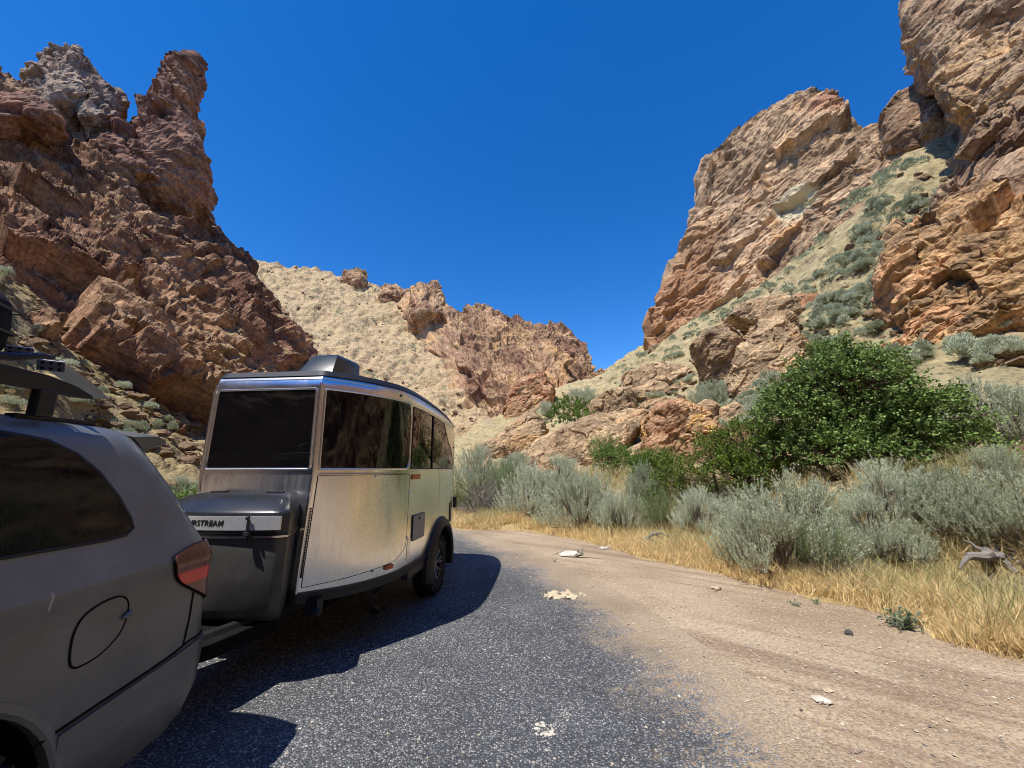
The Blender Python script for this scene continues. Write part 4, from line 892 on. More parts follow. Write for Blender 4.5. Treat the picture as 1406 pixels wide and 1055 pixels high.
patch('rear_window', [(.26, 1.36), (.62, 1.36), (.62, 1.74), (.28, 1.74)], car_pt, M_CARGLASS, CAR, .004); patch('rear_window', [(.26, 1.36), (.62, 1.36), (.62, 1.74), (.28, 1.74)], carR, M_CARGLASS, CAR, .004)
ws = [[(-.70, -3.62, 1.26), (.70, -3.62, 1.26)], [(-.66, -3.0, 1.70), (.66, -3.0, 1.70)]]
MB().add([(-.74, -3.66, 1.27), (.74, -3.66, 1.27), (.66, -2.93, 1.755), (-.66, -2.93, 1.755)], [(0, 1, 2, 3)]).build('windscreen', M_CARGLASS, CAR)
sp_ = []
for k in range(17):
    a = -1 + k / 8; x = a * .72; e = .05 * abs(a) ** 3; y1 = -.02 - .13 * abs(a) ** 2.2; tk = .085 * (1 - .5 * abs(a) ** 6)
    sp_.append([Vector((x, -.36, 1.868 - e)), Vector((x, -.2, 1.882 - e)), Vector((x, y1 - .05, 1.876 - e)), Vector((x, y1 - .008, 1.862 - e)), Vector((x, y1, 1.835 - e)), Vector((x, y1 - .02, 1.872 - e - tk)), Vector((x, y1 - .07, 1.866 - e - tk)), Vector((x, -.28, 1.79 - e))])
MB().loft(sp_).build('rear_spoiler', M_PAINT, CAR, True)
# rack carried on the rails: crossbars, a side tray bar, perforated brackets and a smoked deflector blade
rack = empty('roof_rack', (0, 0, 0), 0, CAR)
for yy in (-1.02, -2.0): MB().tube([(-.68, yy, 1.985), (0, yy, 2.0), (.68, yy, 1.985)], .026, 10).build('crossbar', M_GREYP, rack, True)
MB().tube([(.64, -2.2, 2.075), (.64, -1.3, 2.085), (.64, -1.0, 2.092), (.64, -.88, 2.11), (.635, -.78, 2.145), (.63, -.73, 2.15)], [.022, .022, .020, .018, .014, .008], 8).tube([(.64, -.97, 2.0), (.64, -.97, 2.09)], .026, 8).build('tray_bar', M_BLACK, rack, True)
MB().tube([(-.64, -2.2, 2.085), (-.64, -.84, 2.10)], .02, 8).build('tray_bar', M_BLACK, rack, True)
def perf(c, wd, hg, parent):
    M = Matrix.Rotation(R(-50), 3, 'Z') @ Matrix.Rotation(R(35), 3, 'Y'); o = MB().box(c, (.006, wd, hg), M).build('bracket_plate', M_STEEL, parent, False, .002); h = MB()
    for a in (-.3, 0, .3):
        for q in (-.25, .25): h.box(Vector(c) + M @ Vector((.0045, a * wd, q * hg)), (.003, wd * .12, hg * .17), M)
    o.data.materials.append(M_MATTE); bmm = bmesh.new(); bmm.from_mesh(o.data); vv = [bmm.verts.new(v) for v in h.v]
    for f in h.f: bmm.faces.new([vv[i] for i in f]).material_index = 1
    bmm.to_mesh(o.data); bmm.free()
perf((.58, -.82, 2.157), .085, .04, rack); perf((.58, -.69, 2.122), .09, .055, rack)
bl = []
for k in range(14):
    f = k / 13; y = -.74 + .33 * f; z = 2.172 - .03 * f - .125 * f ** 1.8; hw = .56 + .03 * f
    bl.append([Vector((hw, y, z + .004)), Vector((hw, y - .006, z - .004 - .012 * (1 - f))), Vector((hw - .11, y - .006, z - .004 - .012 * (1 - f))), Vector((hw - .11, y, z + .004))])
MB().loft(bl).build('deflector_blade', M_BLADE, rack, True)
# exhaust, hitch bar and underside
MB().box((0, -2.4, .33), (1.5, 4.2, .08)).box((0, .12, .45), (.07, .32, .07)).build('underside', M_MATTE, CAR)
# cargo bag strapped on the rack
bag = MB()
bag.loft([[Vector((x * k, y * k2, z)) for x, y in ((-.52, -.75), (.52, -.75), (.58, -.6), (.58, .6), (.52, .75), (-.52, .75), (-.58, .6), (-.58, -.6))] for z, k, k2 in ((0, .94, .96), (.05, 1, 1), (.15, 1.01, 1.0), (.25, .99, .99), (.31, .92, .95))])
BG = bag.build('cargo_bag', M_FABRIC, None, True, .02); BG.location = (-2.69, 2.5 - 1.60, 2.10); props(BG, 'black strapped cargo bag lying on the roof rack of the dark grey vehicle', 'cargo bag')
stp = MB()
for yy in (-.5, 0., .5): stp.tube([(.60, yy, .0), (.605, yy, .28), (.52, yy, .325), (0, yy, .33), (-.52, yy, .325), (-.605, yy, .28), (-.6, yy, 0)], .008, 6)
for zz in (.12, .22): stp.tube([(.595, -.58, zz), (.595, .58, zz), (.53, .765, zz), (-.53, .765, zz)], .006, 6)
stp.build('strap', M_STRAP, BG, True)
# ------------------------------------------------------------------ boulders
from mathutils.bvhtree import BVHTree
def bvh_of(names):
    V = []; F = []
    for nme in names:
        o = bpy.data.objects[nme]; me = o.data; b = len(V); co = np.empty(len(me.vertices) * 3); me.vertices.foreach_get('co', co); V += [tuple(x) for x in co.reshape(-1, 3)]
        F += [tuple(b + i for i in p.vertices) for p in me.polygons]
    return BVHTree.FromPolygons(V, F)
TERR = bvh_of(['right_slope', 'left_slope', 'verge']); FARB = bvh_of(['far_hillside'])
def drop(x, y):
    h = TERR.ray_cast(Vector((x, y, 200)), Vector((0, 0, -1))); return max(0.0, h[0].z) if h[0] else 0.0
def hit(px, py, tree=None):
    d = Vector(ray(px, py)).normalized(); h = (tree or TERR).ray_cast(Vector((0, 0, CAM_H)), d)
    g = None if d.z >= 0 else Vector((0, 0, CAM_H)) + d * (-CAM_H / d.z)
    if h[0] is None: return g
    return h[0] if g is None or h[3] < (g - Vector((0, 0, CAM_H))).length else g

def boulder(label, poly, r, thick, mat, seed, amp=1.0, front=.66, tiltf=0.0, cell=None):
    """poly: its outline seen from the road; r: its distance; thick: depth; front: how much the near side is smaller; tiltf: how far the top leans back"""
    pts = [P(x, y, r) for x, y in poly]; c = np.mean(pts, axis=0); dh = np.array([c[0], c[1], 0]); dh /= np.linalg.norm(dh)
    zs = [p[2] for p in pts]; z0, z1 = min(zs), max(zs); rs = np.random.default_rng(seed); H = []
    for p in pts:
        lean = dh * tiltf * (p[2] - c[2])
        H += [p + lean, c + (p - c) * front + lean - dh * thick * (.42 + .16 * rs.random()), c + (p - c) * .8 + lean + dh * thick * .5]
        if rs.random() < .6: H.append(c + (p - c) * (.9) + lean - dh * thick * .28)
    low = [p for p in H if p[2] < z0 + .35 * (z1 - z0)]; H += [p - np.array([0, 0, .45 * (z1 - z0)]) for p in low]
    bm = bmesh.new()
    for p in H: bm.verts.new(p)
    res = bmesh.ops.convex_hull(bm, input=bm.verts); bmesh.ops.delete(bm, geom=[g for g in res['geom_interior'] if isinstance(g, bmesh.types.BMVert)], context='VERTS')
    bmesh.ops.recalc_face_normals(bm, faces=bm.faces)
    me = bpy.data.meshes.new('boulder'); bm.to_mesh(me); bm.free(); o = link('boulder', me)
    sz = max(z1 - z0, .3); vs = max(.02, min(.12, r / 550 * 1.6))
    m = o.modifiers.new('r', 'REMESH'); m.mode = 'VOXEL'; m.voxel_size = vs; m.use_smooth_shade = False
    dg = bpy.context.evaluated_depsgraph_get(); me2 = bpy.data.meshes.new_from_object(o.evaluated_get(dg)); o.modifiers.clear(); o.data = me2; bpy.data.meshes.remove(me); me2.name = 'boulder'
    n = len(me2.vertices); co = np.empty(n * 3); me2.vertices.foreach_get('co', co); co = co.reshape(-1, 3); nn = np.empty(n * 3); me2.vertices.foreach_get('normal', nn); nn = nn.reshape(-1, 3)
    cell = cell or sz * .55; amp *= .42; BLK.clear()
    d = rock_disp(co, BED_R, [((cell, cell, cell * .6), cell * .20 * amp, 3), ((cell * .35, cell * .3, cell * .18), cell * .07 * amp, 3), ((cell * .12, cell * .12, cell * .07), cell * .025 * amp, 3)], seed)
    d += ledges(co, BED_R, cell * .35, seed + 3) * cell * .045 * amp + ridged(co / (cell * .7), seed + 9, 6) * cell * .03 * amp + fbm(co / .15, seed + 5, 3) * .008
    co = co + nn * d[:, None]; base = np.array([c[0], c[1], co[:, 2].min()]); me2.vertices.foreach_set('co', (co - base).ravel()); o.location = base; put_blk(o, BLK[0]); me2.update()
    me2.materials.clear(); me2.materials.append(mat); props(o, label, 'boulder', 'boulders tumbled at the foot of the right slope'); return o
BO, BR = M_BOULDER, M_BOULDER_R
boulder('long tan slab boulder tilting up to the right behind the sagebrush', [(712, 650), (735, 606), (770, 588), (812, 572), (868, 560), (893, 562), (886, 588), (846, 606), (800, 634), (770, 652)], 21.5, 4.0, BO, 301, .8, .8, .5, 1.6)
boulder('upright boulder with a rusty orange broken face beside the long tan slab', [(880, 655), (882, 612), (884, 578), (905, 556), (936, 550), (968, 562), (985, 590), (990, 640), (960, 660)], 19.5, 3.2, BR, 302, 1.2, .78, .1)
boulder('low smooth grey slab leaning below the rusty orange boulder', [(815, 668), (828, 640), (850, 622), (884, 604), (888, 640), (880, 665)], 17.8, 1.8, BO, 303, .5, .75, .5)
boulder('grey brown boulder with a shaded hollow under it, left of the green bush', [(668, 632), (680, 600), (704, 577), (735, 562), (752, 580), (748, 612), (715, 630)], 29, 4, BO, 304, 1.1, .72, .3)
boulder('small brown boulder at the foot of the far rocks above the silver brush', [(640, 640), (652, 612), (674, 600), (694, 612), (700, 640)], 27, 2.4, BO, 305, 1.0, .7)
boulder('brown block above the green bush, notched underneath', [(805, 580), (806, 556), (830, 538), (866, 532), (876, 552), (868, 578), (836, 586)], 32, 4, BO, 306, 1.1, .75, .2)
boulder('broad flat topped boulder with an ochre left edge on the slope crest', [(850, 552), (858, 512), (892, 498), (946, 504), (968, 520), (952, 548), (910, 560)], 37, 5, BO, 307, 1.1, .78, .3)
boulder('boulder perched over a dark overhang, pale underneath', [(946, 480), (966, 462), (1000, 452), (1022, 466), (1020, 500), (1003, 520), (985, 522), (962, 508)], 30, 4, BO, 308, .9, .6, -.35)
boulder('massive grey brown boulder standing behind the hawthorn', [(1000, 560), (1008, 500), (1022, 462), (1040, 436), (1085, 432), (1112, 462), (1122, 520), (1110, 570), (1050, 575)], 28.5, 5.5, BO, 309, 1.0, .75, .25)
boulder('tan angular boulder with an orange shaded face high on the slope', [(1070, 446), (1080, 416), (1104, 400), (1130, 410), (1140, 436), (1120, 450), (1094, 452)], 37, 4, BR, 310, 1.0, .7, .2)
boulder('dark flat boulder wedged below the perched overhanging boulder', [(944, 582), (950, 560), (972, 548), (988, 556), (990, 582), (966, 592)], 23, 2.2, BO, 311, .9, .75)
boulder('squat dark boulder beside the silver sagebrush clump on the rocks', [(984, 590), (990, 562), (1010, 553), (1034, 566), (1040, 592), (1012, 600)], 22, 2.2, BO, 312, 1.0, .75)
boulder('pinkish brown ledge boulder partly behind the hawthorn', [(1000, 622), (1004, 598), (1030, 588), (1064, 592), (1070, 622)], 20, 2, BR, 313, .9, .75)
boulder('rust and tan block topping the slope above the massive boulder', [(990, 446), (1010, 428), (1040, 414), (1070, 408), (1105, 414), (1105, 446)], 36, 3, BO, 314, 1.1, .75)
boulder('brown shelf of rock below the flat topped boulder', [(868, 580), (880, 556), (910, 546), (950, 556), (950, 585), (905, 592)], 27, 3, BO, 315, 1.0, .8, .3)
boulder('dark rusty outcrop block at the foot of the far ridge', [(690, 566), (706, 532), (724, 516), (748, 514), (764, 536), (758, 562), (724, 574)], 62, 8, BR, 316, 1.1, .75, .1)
boulder('brown slab in shade under the perched boulder', [(1000, 545), (985, 530), (1000, 505), (1018, 506), (1028, 540)], 29.5, 2.5, BR, 317, 1.0, .75)
boulder('pale brown rock between the two tilted slabs', [(690, 660), (700, 628), (722, 618), (742, 634), (748, 664)], 24, 2, BO, 318, .9, .75)

# ------------------------------------------------------------------ stones, chips and driftwood lying by the road
def stone(label, px, py, wpx, flat, mat, seed, rz=0, cat='stone'):
    p = G(px, py); sc_ = wpx / FPX * math.hypot(p[1] * CP, CAM_H) * 1.0; rs = np.random.default_rng(seed); bm = bmesh.new()
    for k in range(26):
        d = rs.normal(size=3); d /= np.linalg.norm(d); bm.verts.new((d[0] * sc_ * .5, d[1] * sc_ * .38, d[2] * sc_ * .5 * flat * (1 if d[2] > 0 else .4)))
    res = bmesh.ops.convex_hull(bm, input=bm.verts); bmesh.ops.delete(bm, geom=[g for g in res['geom_interior'] if isinstance(g, bmesh.types.BMVert)], context='VERTS')
    bmesh.ops.bevel(bm, geom=bm.edges[:], offset=sc_ * .035, segments=2, affect='EDGES'); bmesh.ops.recalc_face_normals(bm, faces=bm.faces)
    me = bpy.data.meshes.new('stone'); bm.to_mesh(me); bm.free(); me.materials.append(mat); o = link('stone', me); o.location = (p[0], p[1], .006 + sc_ * .02); o.rotation_euler = (0, 0, rz); props(o, label, cat); return o
stone('flat white stone with a small green weed at its right end', 783, 763, 32, .35, M_WHITEST, 1, .2)
stone('small dark grey stone on the bare dirt near the grey green weed', 1166, 871, 13, .7, M_DARKST, 2, .8)
stone('long white stone chip lying alone on the gravelly dirt', 1128, 963, 21, .3, M_WHITEST, 3, -.5)
stone('tiny pale chip just behind the long white stone chip', 1137, 950, 12, .4, M_TANST, 4, .4)
stone('tan crumbled stone beside the dry grass edge with a dark chip under it', 985, 809, 18, .4, M_TANST, 5, .1)
stone('pale flat stone at the far edge of the dirt by the grass', 828, 754, 13, .35, M_WHITEST, 6, .3)
def crumble(label, px, py, wpx, n, mat, seed, asp=.45):
    p = G(px, py); R_ = wpx / FPX * math.hypot(p[1] * CP, CAM_H) * .5; rs = np.random.default_rng(seed); m = MB()
    for k in range(n):
        a = rs.random() * 2 * PI; q = R_ * math.sqrt(rs.random()); s_ = R_ * (.06 + .16 * rs.random() ** 2); M = Matrix.Rotation(rs.random() * 6, 3, 'Z') @ Matrix.Rotation(rs.normal() * .4, 3, 'X')
        x, y = math.cos(a) * q, math.sin(a) * q * asp * 1.6; vs = [M @ Vector((s_ * math.cos(t_) * (.7 + .6 * rs.random()), s_ * math.sin(t_) * (.7 + .6 * rs.random()), 0)) for t_ in np.linspace(0, 2 * PI, 7)[:-1]]
        zt = s_ * .16 * (1 - .5 * q / R_); m.loft([[Vector((x, y, 0)) + v * 1.0 for v in vs], [Vector((x, y, zt * .7)) + v * .9 for v in vs], [Vector((x, y, zt)) + v * .5 for v in vs]])
    o = m.build('crumbled_stone', mat, None); o.location = (p[0], p[1], .005); props(o, label, 'crumbled stone'); return o
crumble('wide patch of crumbled pale stone where the asphalt meets the dirt', 772, 818, 52, 90, simple('crumbled pale clay', (.52, .43, .29), .95, 0, .1, .25, 25, .01), 11, .36)
crumble('splash of crumbled pale stone on the dark asphalt in front', 748, 1003, 26, 60, M_WHITEST, 12, .6)
crumble('small crumb of pale stone behind the larger splash on the asphalt', 776, 983, 12, 22, M_WHITEST, 13, .6)
# loose gravel along the ragged edge of the road
gm = MB(); rs = np.random.default_rng(77)
for k in range(7000):
    i = int(rs.integers(70, 215)); a = RE[i]; o_ = rs.normal() * .55 + .05 if k < 3200 else rs.random() * 3.2; x, y = a[0] - dv[i][0] * o_, a[1] - dv[i][1] * o_
    if y < .8 or rs.random() > min(1, 4.5 / y): continue
    s_ = .004 + .010 * rs.random() ** 3; M = Matrix.Rotation(rs.random() * 6, 3, 'Z') @ Matrix.Rotation(rs.normal() * .5, 3, 'X'); c = Vector((x, y, .004 + s_ * .4))
    gm.add([c + M @ Vector(v) * s_ * (.7 + .6 * rs.random()) for v in ((1.2, 0, 0), (-1.1, .2, 0), (0, 1, .1), (.1, -1, 0), (.2, 0, .8), (-.2, .1, -.6))], [(0, 2, 4), (2, 1, 4), (1, 3, 4), (3, 0, 4), (2, 0, 5), (1, 2, 5), (3, 1, 5), (0, 3, 5)])
tg3 = NT('gravel'); M_GRAVEL = tg3.set(tg3.ramp(tg3.geo.outputs['Random Per Island'], [(0, (.16, .14, .12)), (.35, (.36, .29, .22)), (.7, (.52, .45, .35)), (1, (.66, .6, .5))]), .9)
props(gm.build('gravel', M_GRAVEL, None), None, None, None, 'stuff')
def wood(name, label, cat, px, py, pieces, mat, rad):
    p = hit(px, py); m = MB()
    for pts, r_ in pieces: m.tube([Vector(q) for q in pts], r_, 8)
    o = m.build(name, mat, None, True); o.location = p; o.scale = (.7, .7, .7); o.location.z += .10; props(o, label, cat); return o
def gnarl(a, b, n, j, rs): return [tuple(np.array(a) * (1 - t_) + np.array(b) * t_ + (rs.normal(size=3) * j if 0 < t_ < 1 else 0)) for t_ in np.linspace(0, 1, n)]
rs = np.random.default_rng(5)
wood('fallen_branch', 'arched grey dead branch lying in the dry grass by the dirt', 'dead wood', 905, 752, [([(-.42, .0, .0), (-.36, .0, .12), (-.15, .03, .25), (.1, .05, .27), (.36, .1, .16), (.5, .12, .02)], [.05, .055, .05, .04, .03, .015]), ([(-.1, .03, .24), (.15, .0, .12), (.3, -.05, .02)], [.03, .02, .01]), ([(-.34, .0, .1), (-.1, -.08, .06), (.1, -.1, .0)], [.04, .03, .02])], M_DEAD, 0)
wood('fallen_branch', 'weathered log sticking out from under the sagebrush into dry grass', 'dead wood', 1282, 782, [(gnarl((-.55, .1, .12), (.35, -.1, .03), 7, .02, rs), [.075, .08, .07, .06, .05, .035, .015]), (gnarl((-.3, .05, .1), (.1, .25, .2), 5, .03, rs), [.03, .03, .02, .015, .01]), (gnarl((-.5, .1, .1), (-.62, -.1, .3), 4, .03, rs), [.05, .04, .03, .02])], M_DEAD, 0)
wood('driftwood_snag', 'tangled silver grey stump with a dark hollow at the right edge', 'dead wood', 1372, 795, [(gnarl((-.5, 0, .25), (.5, .1, .28), 8, .06, rs), [.05, .07, .09, .1, .09, .08, .06, .03]), (gnarl((-.45, 0, .24), (-.8, -.1, .05), 5, .03, rs), [.05, .04, .03, .025, .02]), (gnarl((.1, 0, .28), (.2, -.15, .0), 5, .03, rs), [.08, .07, .06, .05, .05]), (gnarl((-.1, 0, .28), (-.3, .2, .5), 5, .03, rs), [.05, .04, .03, .02, .01]), (gnarl((.3, .05, .25), (.7, -.2, .08), 5, .04, rs), [.06, .05, .04, .03, .02]), (gnarl((.2, .1, .3), (.5, .3, .45), 5, .03, rs), [.05, .04, .03, .02, .01])], M_DEAD, 0)

# ------------------------------------------------------------------ plants
def leaf_quads(base, dirs, L, Wd, rs, bend=0.0):
    """pointed leaves: base points, unit directions, lengths, widths -> verts, quads"""
    n = len(base); up = rs.normal(size=(n, 3)); sd = np.cross(dirs, up); sd /= np.linalg.norm(sd, axis=1, keepdims=True) + 1e-9
    L = np.broadcast_to(L, (n,))[:, None]; Wd = np.broadcast_to(Wd, (n,))[:, None]; nrm = np.cross(sd, dirs)
    mid = base + dirs * L * .5 + nrm * L * bend
    V = np.stack([base, mid + sd * Wd * .5, base + dirs * L, mid - sd * Wd * .5], 1).reshape(-1, 3); F = np.arange(4 * n).reshape(n, 4); return V, F
def unit(a): return a / (np.linalg.norm(a, axis=-1, keepdims=True) + 1e-9)
def sage_mesh(seed, clumps=26, sprays=17, leaves=60, height=1.0, width=1.0, upb=1.15, leaf=.030, lw=.0085):
    """upright feathery sprays on a mound of clumps; unit size: about 1 m tall and 1.5 m across"""
    rs = np.random.default_rng(seed); SB = []; SD = []; SL = []; st = MB()
    for c in range(clumps):
        a = 2 * PI * (c * .618 + rs.random() * .2); q = math.sqrt((c + .5) / clumps) * .60; cx_, cy_ = math.cos(a) * q * width, math.sin(a) * q * width
        hz = height * (.84 - .55 * (q / .6) ** 2.2) * (.55 + .70 * rs.random()); cr = .11 + .12 * rs.random()
        mid = (cx_ * .5 + rs.normal() * .05, cy_ * .5 + rs.normal() * .05, hz * .35)
        st.tube([(rs.normal() * .04, rs.normal() * .04, 0), mid, (cx_ * .9, cy_ * .9, max(.06, hz - .18))], [.022, .014, .006], 5)
        for k in range(sprays):
            d = rs.normal(size=3); d[2] = abs(d[2]) * 1.1 - .15; d = unit(d); b = np.array([cx_, cy_, hz - .16]) + d * cr * np.array([1, 1, .8]) * (.5 + .5 * rs.random())
            ax = unit(d * .55 + np.array([cx_, cy_, 0]) * .8 + np.array([0, 0, upb]) + rs.normal(size=3) * .12); SB.append(b); SD.append(ax); SL.append(.20 + .20 * rs.random())
            if k % 4 == 0: st.tube([mid, tuple(b), tuple(b + ax * .12)], [.008, .005, .002], 4, False)
    SB, SD, SL = np.array(SB), np.array(SD), np.array(SL); n = len(SB); t_ = rs.random((n, leaves)) ** .8
    base = SB[:, None] + SD[:, None] * (t_ * SL[:, None])[..., None] + rs.normal(size=(n, leaves, 3)) * .008
    dr = unit(SD[:, None] * 1.1 + rs.normal(size=(n, leaves, 3)) * .42)
    V, F = leaf_quads(base.reshape(-1, 3), dr.reshape(-1, 3), leaf * (.6 + .8 * rs.random(n * leaves)), lw, rs); V[:, 2] = np.maximum(V[:, 2], .01)
    return V, F, st
def make_proto(name, V, F, st, leafmat, woodmat, crown='foliage', stems='stems'):
    r_ = empty(name); f = np_mesh(crown, V, F, leafmat, r_); s_ = st.build(stems, woodmat, r_, True); return r_
def copy_thing(root):
    r_ = root.copy(); COL.objects.link(r_)
    for ch in root.children:
        c = ch.copy(); COL.objects.link(c); c.parent = r_
    return r_
class Kind:
    def __init__(s, protos): s.p = protos; s.used = set(); s.k = 0
    def place(s, loc, scale, rz, label, cat, group, i=None):
        i = s.k % len(s.p) if i is None else i; s.k += 1
        o = s.p[i] if i not in s.used else copy_thing(s.p[i]); s.used.add(i)
        o.location = loc; o.scale = scale if hasattr(scale, '__len__') else (scale,) * 3; o.rotation_euler = (0, 0, rz); props(o, label, cat, group); return o
    def clear(s):
        for i, o in enumerate(s.p):
            if i not in s.used:
                for c in list(o.children): bpy.data.objects.remove(c)
                bpy.data.objects.remove(o)
SAGE = Kind([make_proto('sagebrush', *sage_mesh(400 + k, 19, 27, 72), M_SAGE, M_TWIG) for k in range(5)])
SAGEO = Kind([make_proto('sagebrush', *sage_mesh(420 + k, 20, 26, 68, 1.0, 1.0, .9, .032, .0085), M_SAGE_O, M_TWIG) for k in range(2)])
def rabbit_mesh(seed, n=420):
    rs = np.random.default_rng(seed); a = rs.random(n) * 2 * PI; q = np.sqrt(rs.random(n)) * .22; b = np.c_[np.cos(a) * q, np.sin(a) * q, np.zeros(n)]
    d = unit(np.c_[np.cos(a) * q * 3.2 + rs.normal(size=n) * .18, np.sin(a) * q * 3.2 + rs.normal(size=n) * .18, np.ones(n)]); L = .65 + .4 * rs.random(n); st = MB()
    for k in range(0, n, 9): st.tube([tuple(b[k]), tuple(b[k] + d[k] * L[k] * .6)], [.007, .003], 4, False)
    m = 26; t_ = .25 + .75 * rs.random((n, m)); base = b[:, None] + d[:, None] * (t_ * L[:, None])[..., None] + rs.normal(size=(n, m, 3)) * .012; dr = unit(d[:, None] + rs.normal(size=(n, m, 3)) * .3)
    V, F = leaf_quads(base.reshape(-1, 3), dr.reshape(-1, 3), .06 * (.6 + .8 * rs.random(n * m)), .007, rs); return V, F, st
RABBIT = Kind([make_proto('rabbitbrush', *rabbit_mesh(440 + k), M_RABBIT, M_TWIG) for k in range(2)])
def dead_bush(seed, n=240):
    rs = np.random.default_rng(seed); m = MB()
    for k in range(n):
        a = rs.random() * 2 * PI; e = .15 + 1.25 * rs.random(); d = np.array([math.cos(a) * math.cos(e), math.sin(a) * math.cos(e), math.sin(e)]); L = .4 + .5 * rs.random(); p = rs.normal(size=3) * np.array([.12, .12, .02]); pts = [p]
        for q in range(4): d = unit(d + rs.normal(size=3) * .28 + np.array([0, 0, -.05])); pts.append(pts[-1] + d * L / 4)
        for v in pts: v[2] = max(v[2], .01)
        r0 = .005 + .007 * rs.random(); m.tube([tuple(v) for v in pts], [r0, r0 * .8, r0 * .6, r0 * .45, r0 * .25], 4, False)
        for q in range(2):
            i = int(rs.integers(1, 5)); d2 = unit(d + rs.normal(size=3) * .7); m.tube([tuple(pts[i]), tuple(pts[i] + d2 * .12), tuple(pts[i] + d2 * .2 + rs.normal(size=3) * .04)], [.004, .003, .0015], 3, False)
    return m
DEADM = [dead_bush(460 + k).build('dead_bush', M_DEAD, None, True) for k in range(2)]
def leafy(seed, lobes, nleaf, leaf, lw, trunk_r, name, leafmat, crown_shell=.55):
    """lobes: (x, y, z, rx, ry, rz); leaves gather on twigs spread through each lobe"""
    rs = np.random.default_rng(seed); st = MB(); BA = []; DA = []; vol = np.array([l[3] * l[4] * l[5] for l in lobes]) ** .7; vol = vol / vol.sum()
    for l, fr in zip(lobes, vol):
        c = np.array(l[:3]); rad = np.array(l[3:]); nt_ = max(8, int(nleaf * fr / 22))
        st.tube([(rs.normal() * .12, rs.normal() * .12, 0), tuple(c * np.array([.45, .45, .5]) + rs.normal(size=3) * .08), tuple(c)], [trunk_r, trunk_r * .6, trunk_r * .25], 6)
        for k in range(nt_):
            d = unit(rs.normal(size=3)); d[2] = d[2] if d[2] > -.5 else -d[2]; q = crown_shell + (1 - crown_shell) * rs.random() ** .6; p = c + d * rad * q * (.85 + .3 * rs.random()); tw = unit(d * .8 + np.array([0, 0, .35]) + rs.normal(size=3) * .4); tl = .14 + .22 * rs.random()
            if k % 3 == 0: st.tube([tuple(c + d * rad * q * .25), tuple(p), tuple(p + tw * tl)], [.010, .006, .002], 4, False)
            t_ = rs.random(22); BA.append(p + tw * (t_ * tl)[:, None] + rs.normal(size=(22, 3)) * .03); DA.append(unit(tw * .4 + rs.normal(size=(22, 3)) * .9 + np.array([0, 0, -.1])))
    B_ = np.concatenate(BA); D_ = np.concatenate(DA); V, F = leaf_quads(B_, D_, leaf * (.7 + .6 * rs.random(len(B_))), lw * (.7 + .6 * rs.random(len(B_))), rs, .12); V[:, 2] = np.maximum(V[:, 2], .02)
    r_ = empty(name); np_mesh('crown', V, F, leafmat, r_); st.build('branches', M_TRUNK, r_, True); return r_
def at_px(px, py, zoff=0):
    p = hit(px, py); return Vector((p.x, p.y, p.z - .03 + zoff))
def size_at(p, wpx): return wpx / FPX * (p.y * CP + (p.z - CAM_H) * SP)

# the large hawthorn and the lower one at its left
hp = P(1170, 655, 10.4); hz = drop(hp[0], hp[1])
rs = np.random.default_rng(9); LB = []
for x, z, rx, rz_ in ((-1.25, .7, .6, .6), (-.8, 1.5, .9, .9), (-.45, 2.35, .75, .75), (.1, 2.9, .55, .55), (.35, 2.2, .95, .85), (.9, 2.5, .6, .5), (1.2, 1.8, .85, .7), (1.55, 1.5, .6, .5), (.2, 1.2, 1.2, .9), (.6, .8, 1.0, .7), (-1.0, 2.0, .5, .5), (1.5, .9, 1.0, .8), (1.45, 1.35, .8, .6), (-.2, .6, 1.1, .6), (1.75, .7, .6, .5)):
    LB.append((x * .8 * .79 + rs.normal() * .1, -x * .6 * .79 + rs.normal() * .22, z * .86, rx * .74, rx * .8, rz_ * .72))
hb = leafy(501, LB, 50000, .062, .042, .07, 'hawthorn_shrub', M_GREEN); hb.location = (hp[0], hp[1], hz - .05); props(hb, 'largest dark green leafy hawthorn shrub, rising above the silver sagebrush', 'shrub', 'leafy green shrubs')
hp = P(995, 672, 11.0); hz = drop(hp[0], hp[1]); LB = [(x * .9, -x * .5 + rs.normal() * .3, z, rx, rx, rz_) for x, z, rx, rz_ in ((-.9, .5, .55, .5), (-.35, .9, .6, .6), (.3, 1.15, .65, .6), (.8, .9, .6, .6), (.1, .5, .8, .5), (1.1, .5, .6, .5), (-1.25, .35, .35, .35))]
hb = leafy(502, LB, 16000, .055, .036, .05, 'hawthorn_shrub', M_GREEN2); hb.location = (hp[0], hp[1], hz - .05); props(hb, 'lower leafy green shrub in front of the rusty boulder, left of the large hawthorn', 'shrub', 'leafy green shrubs')
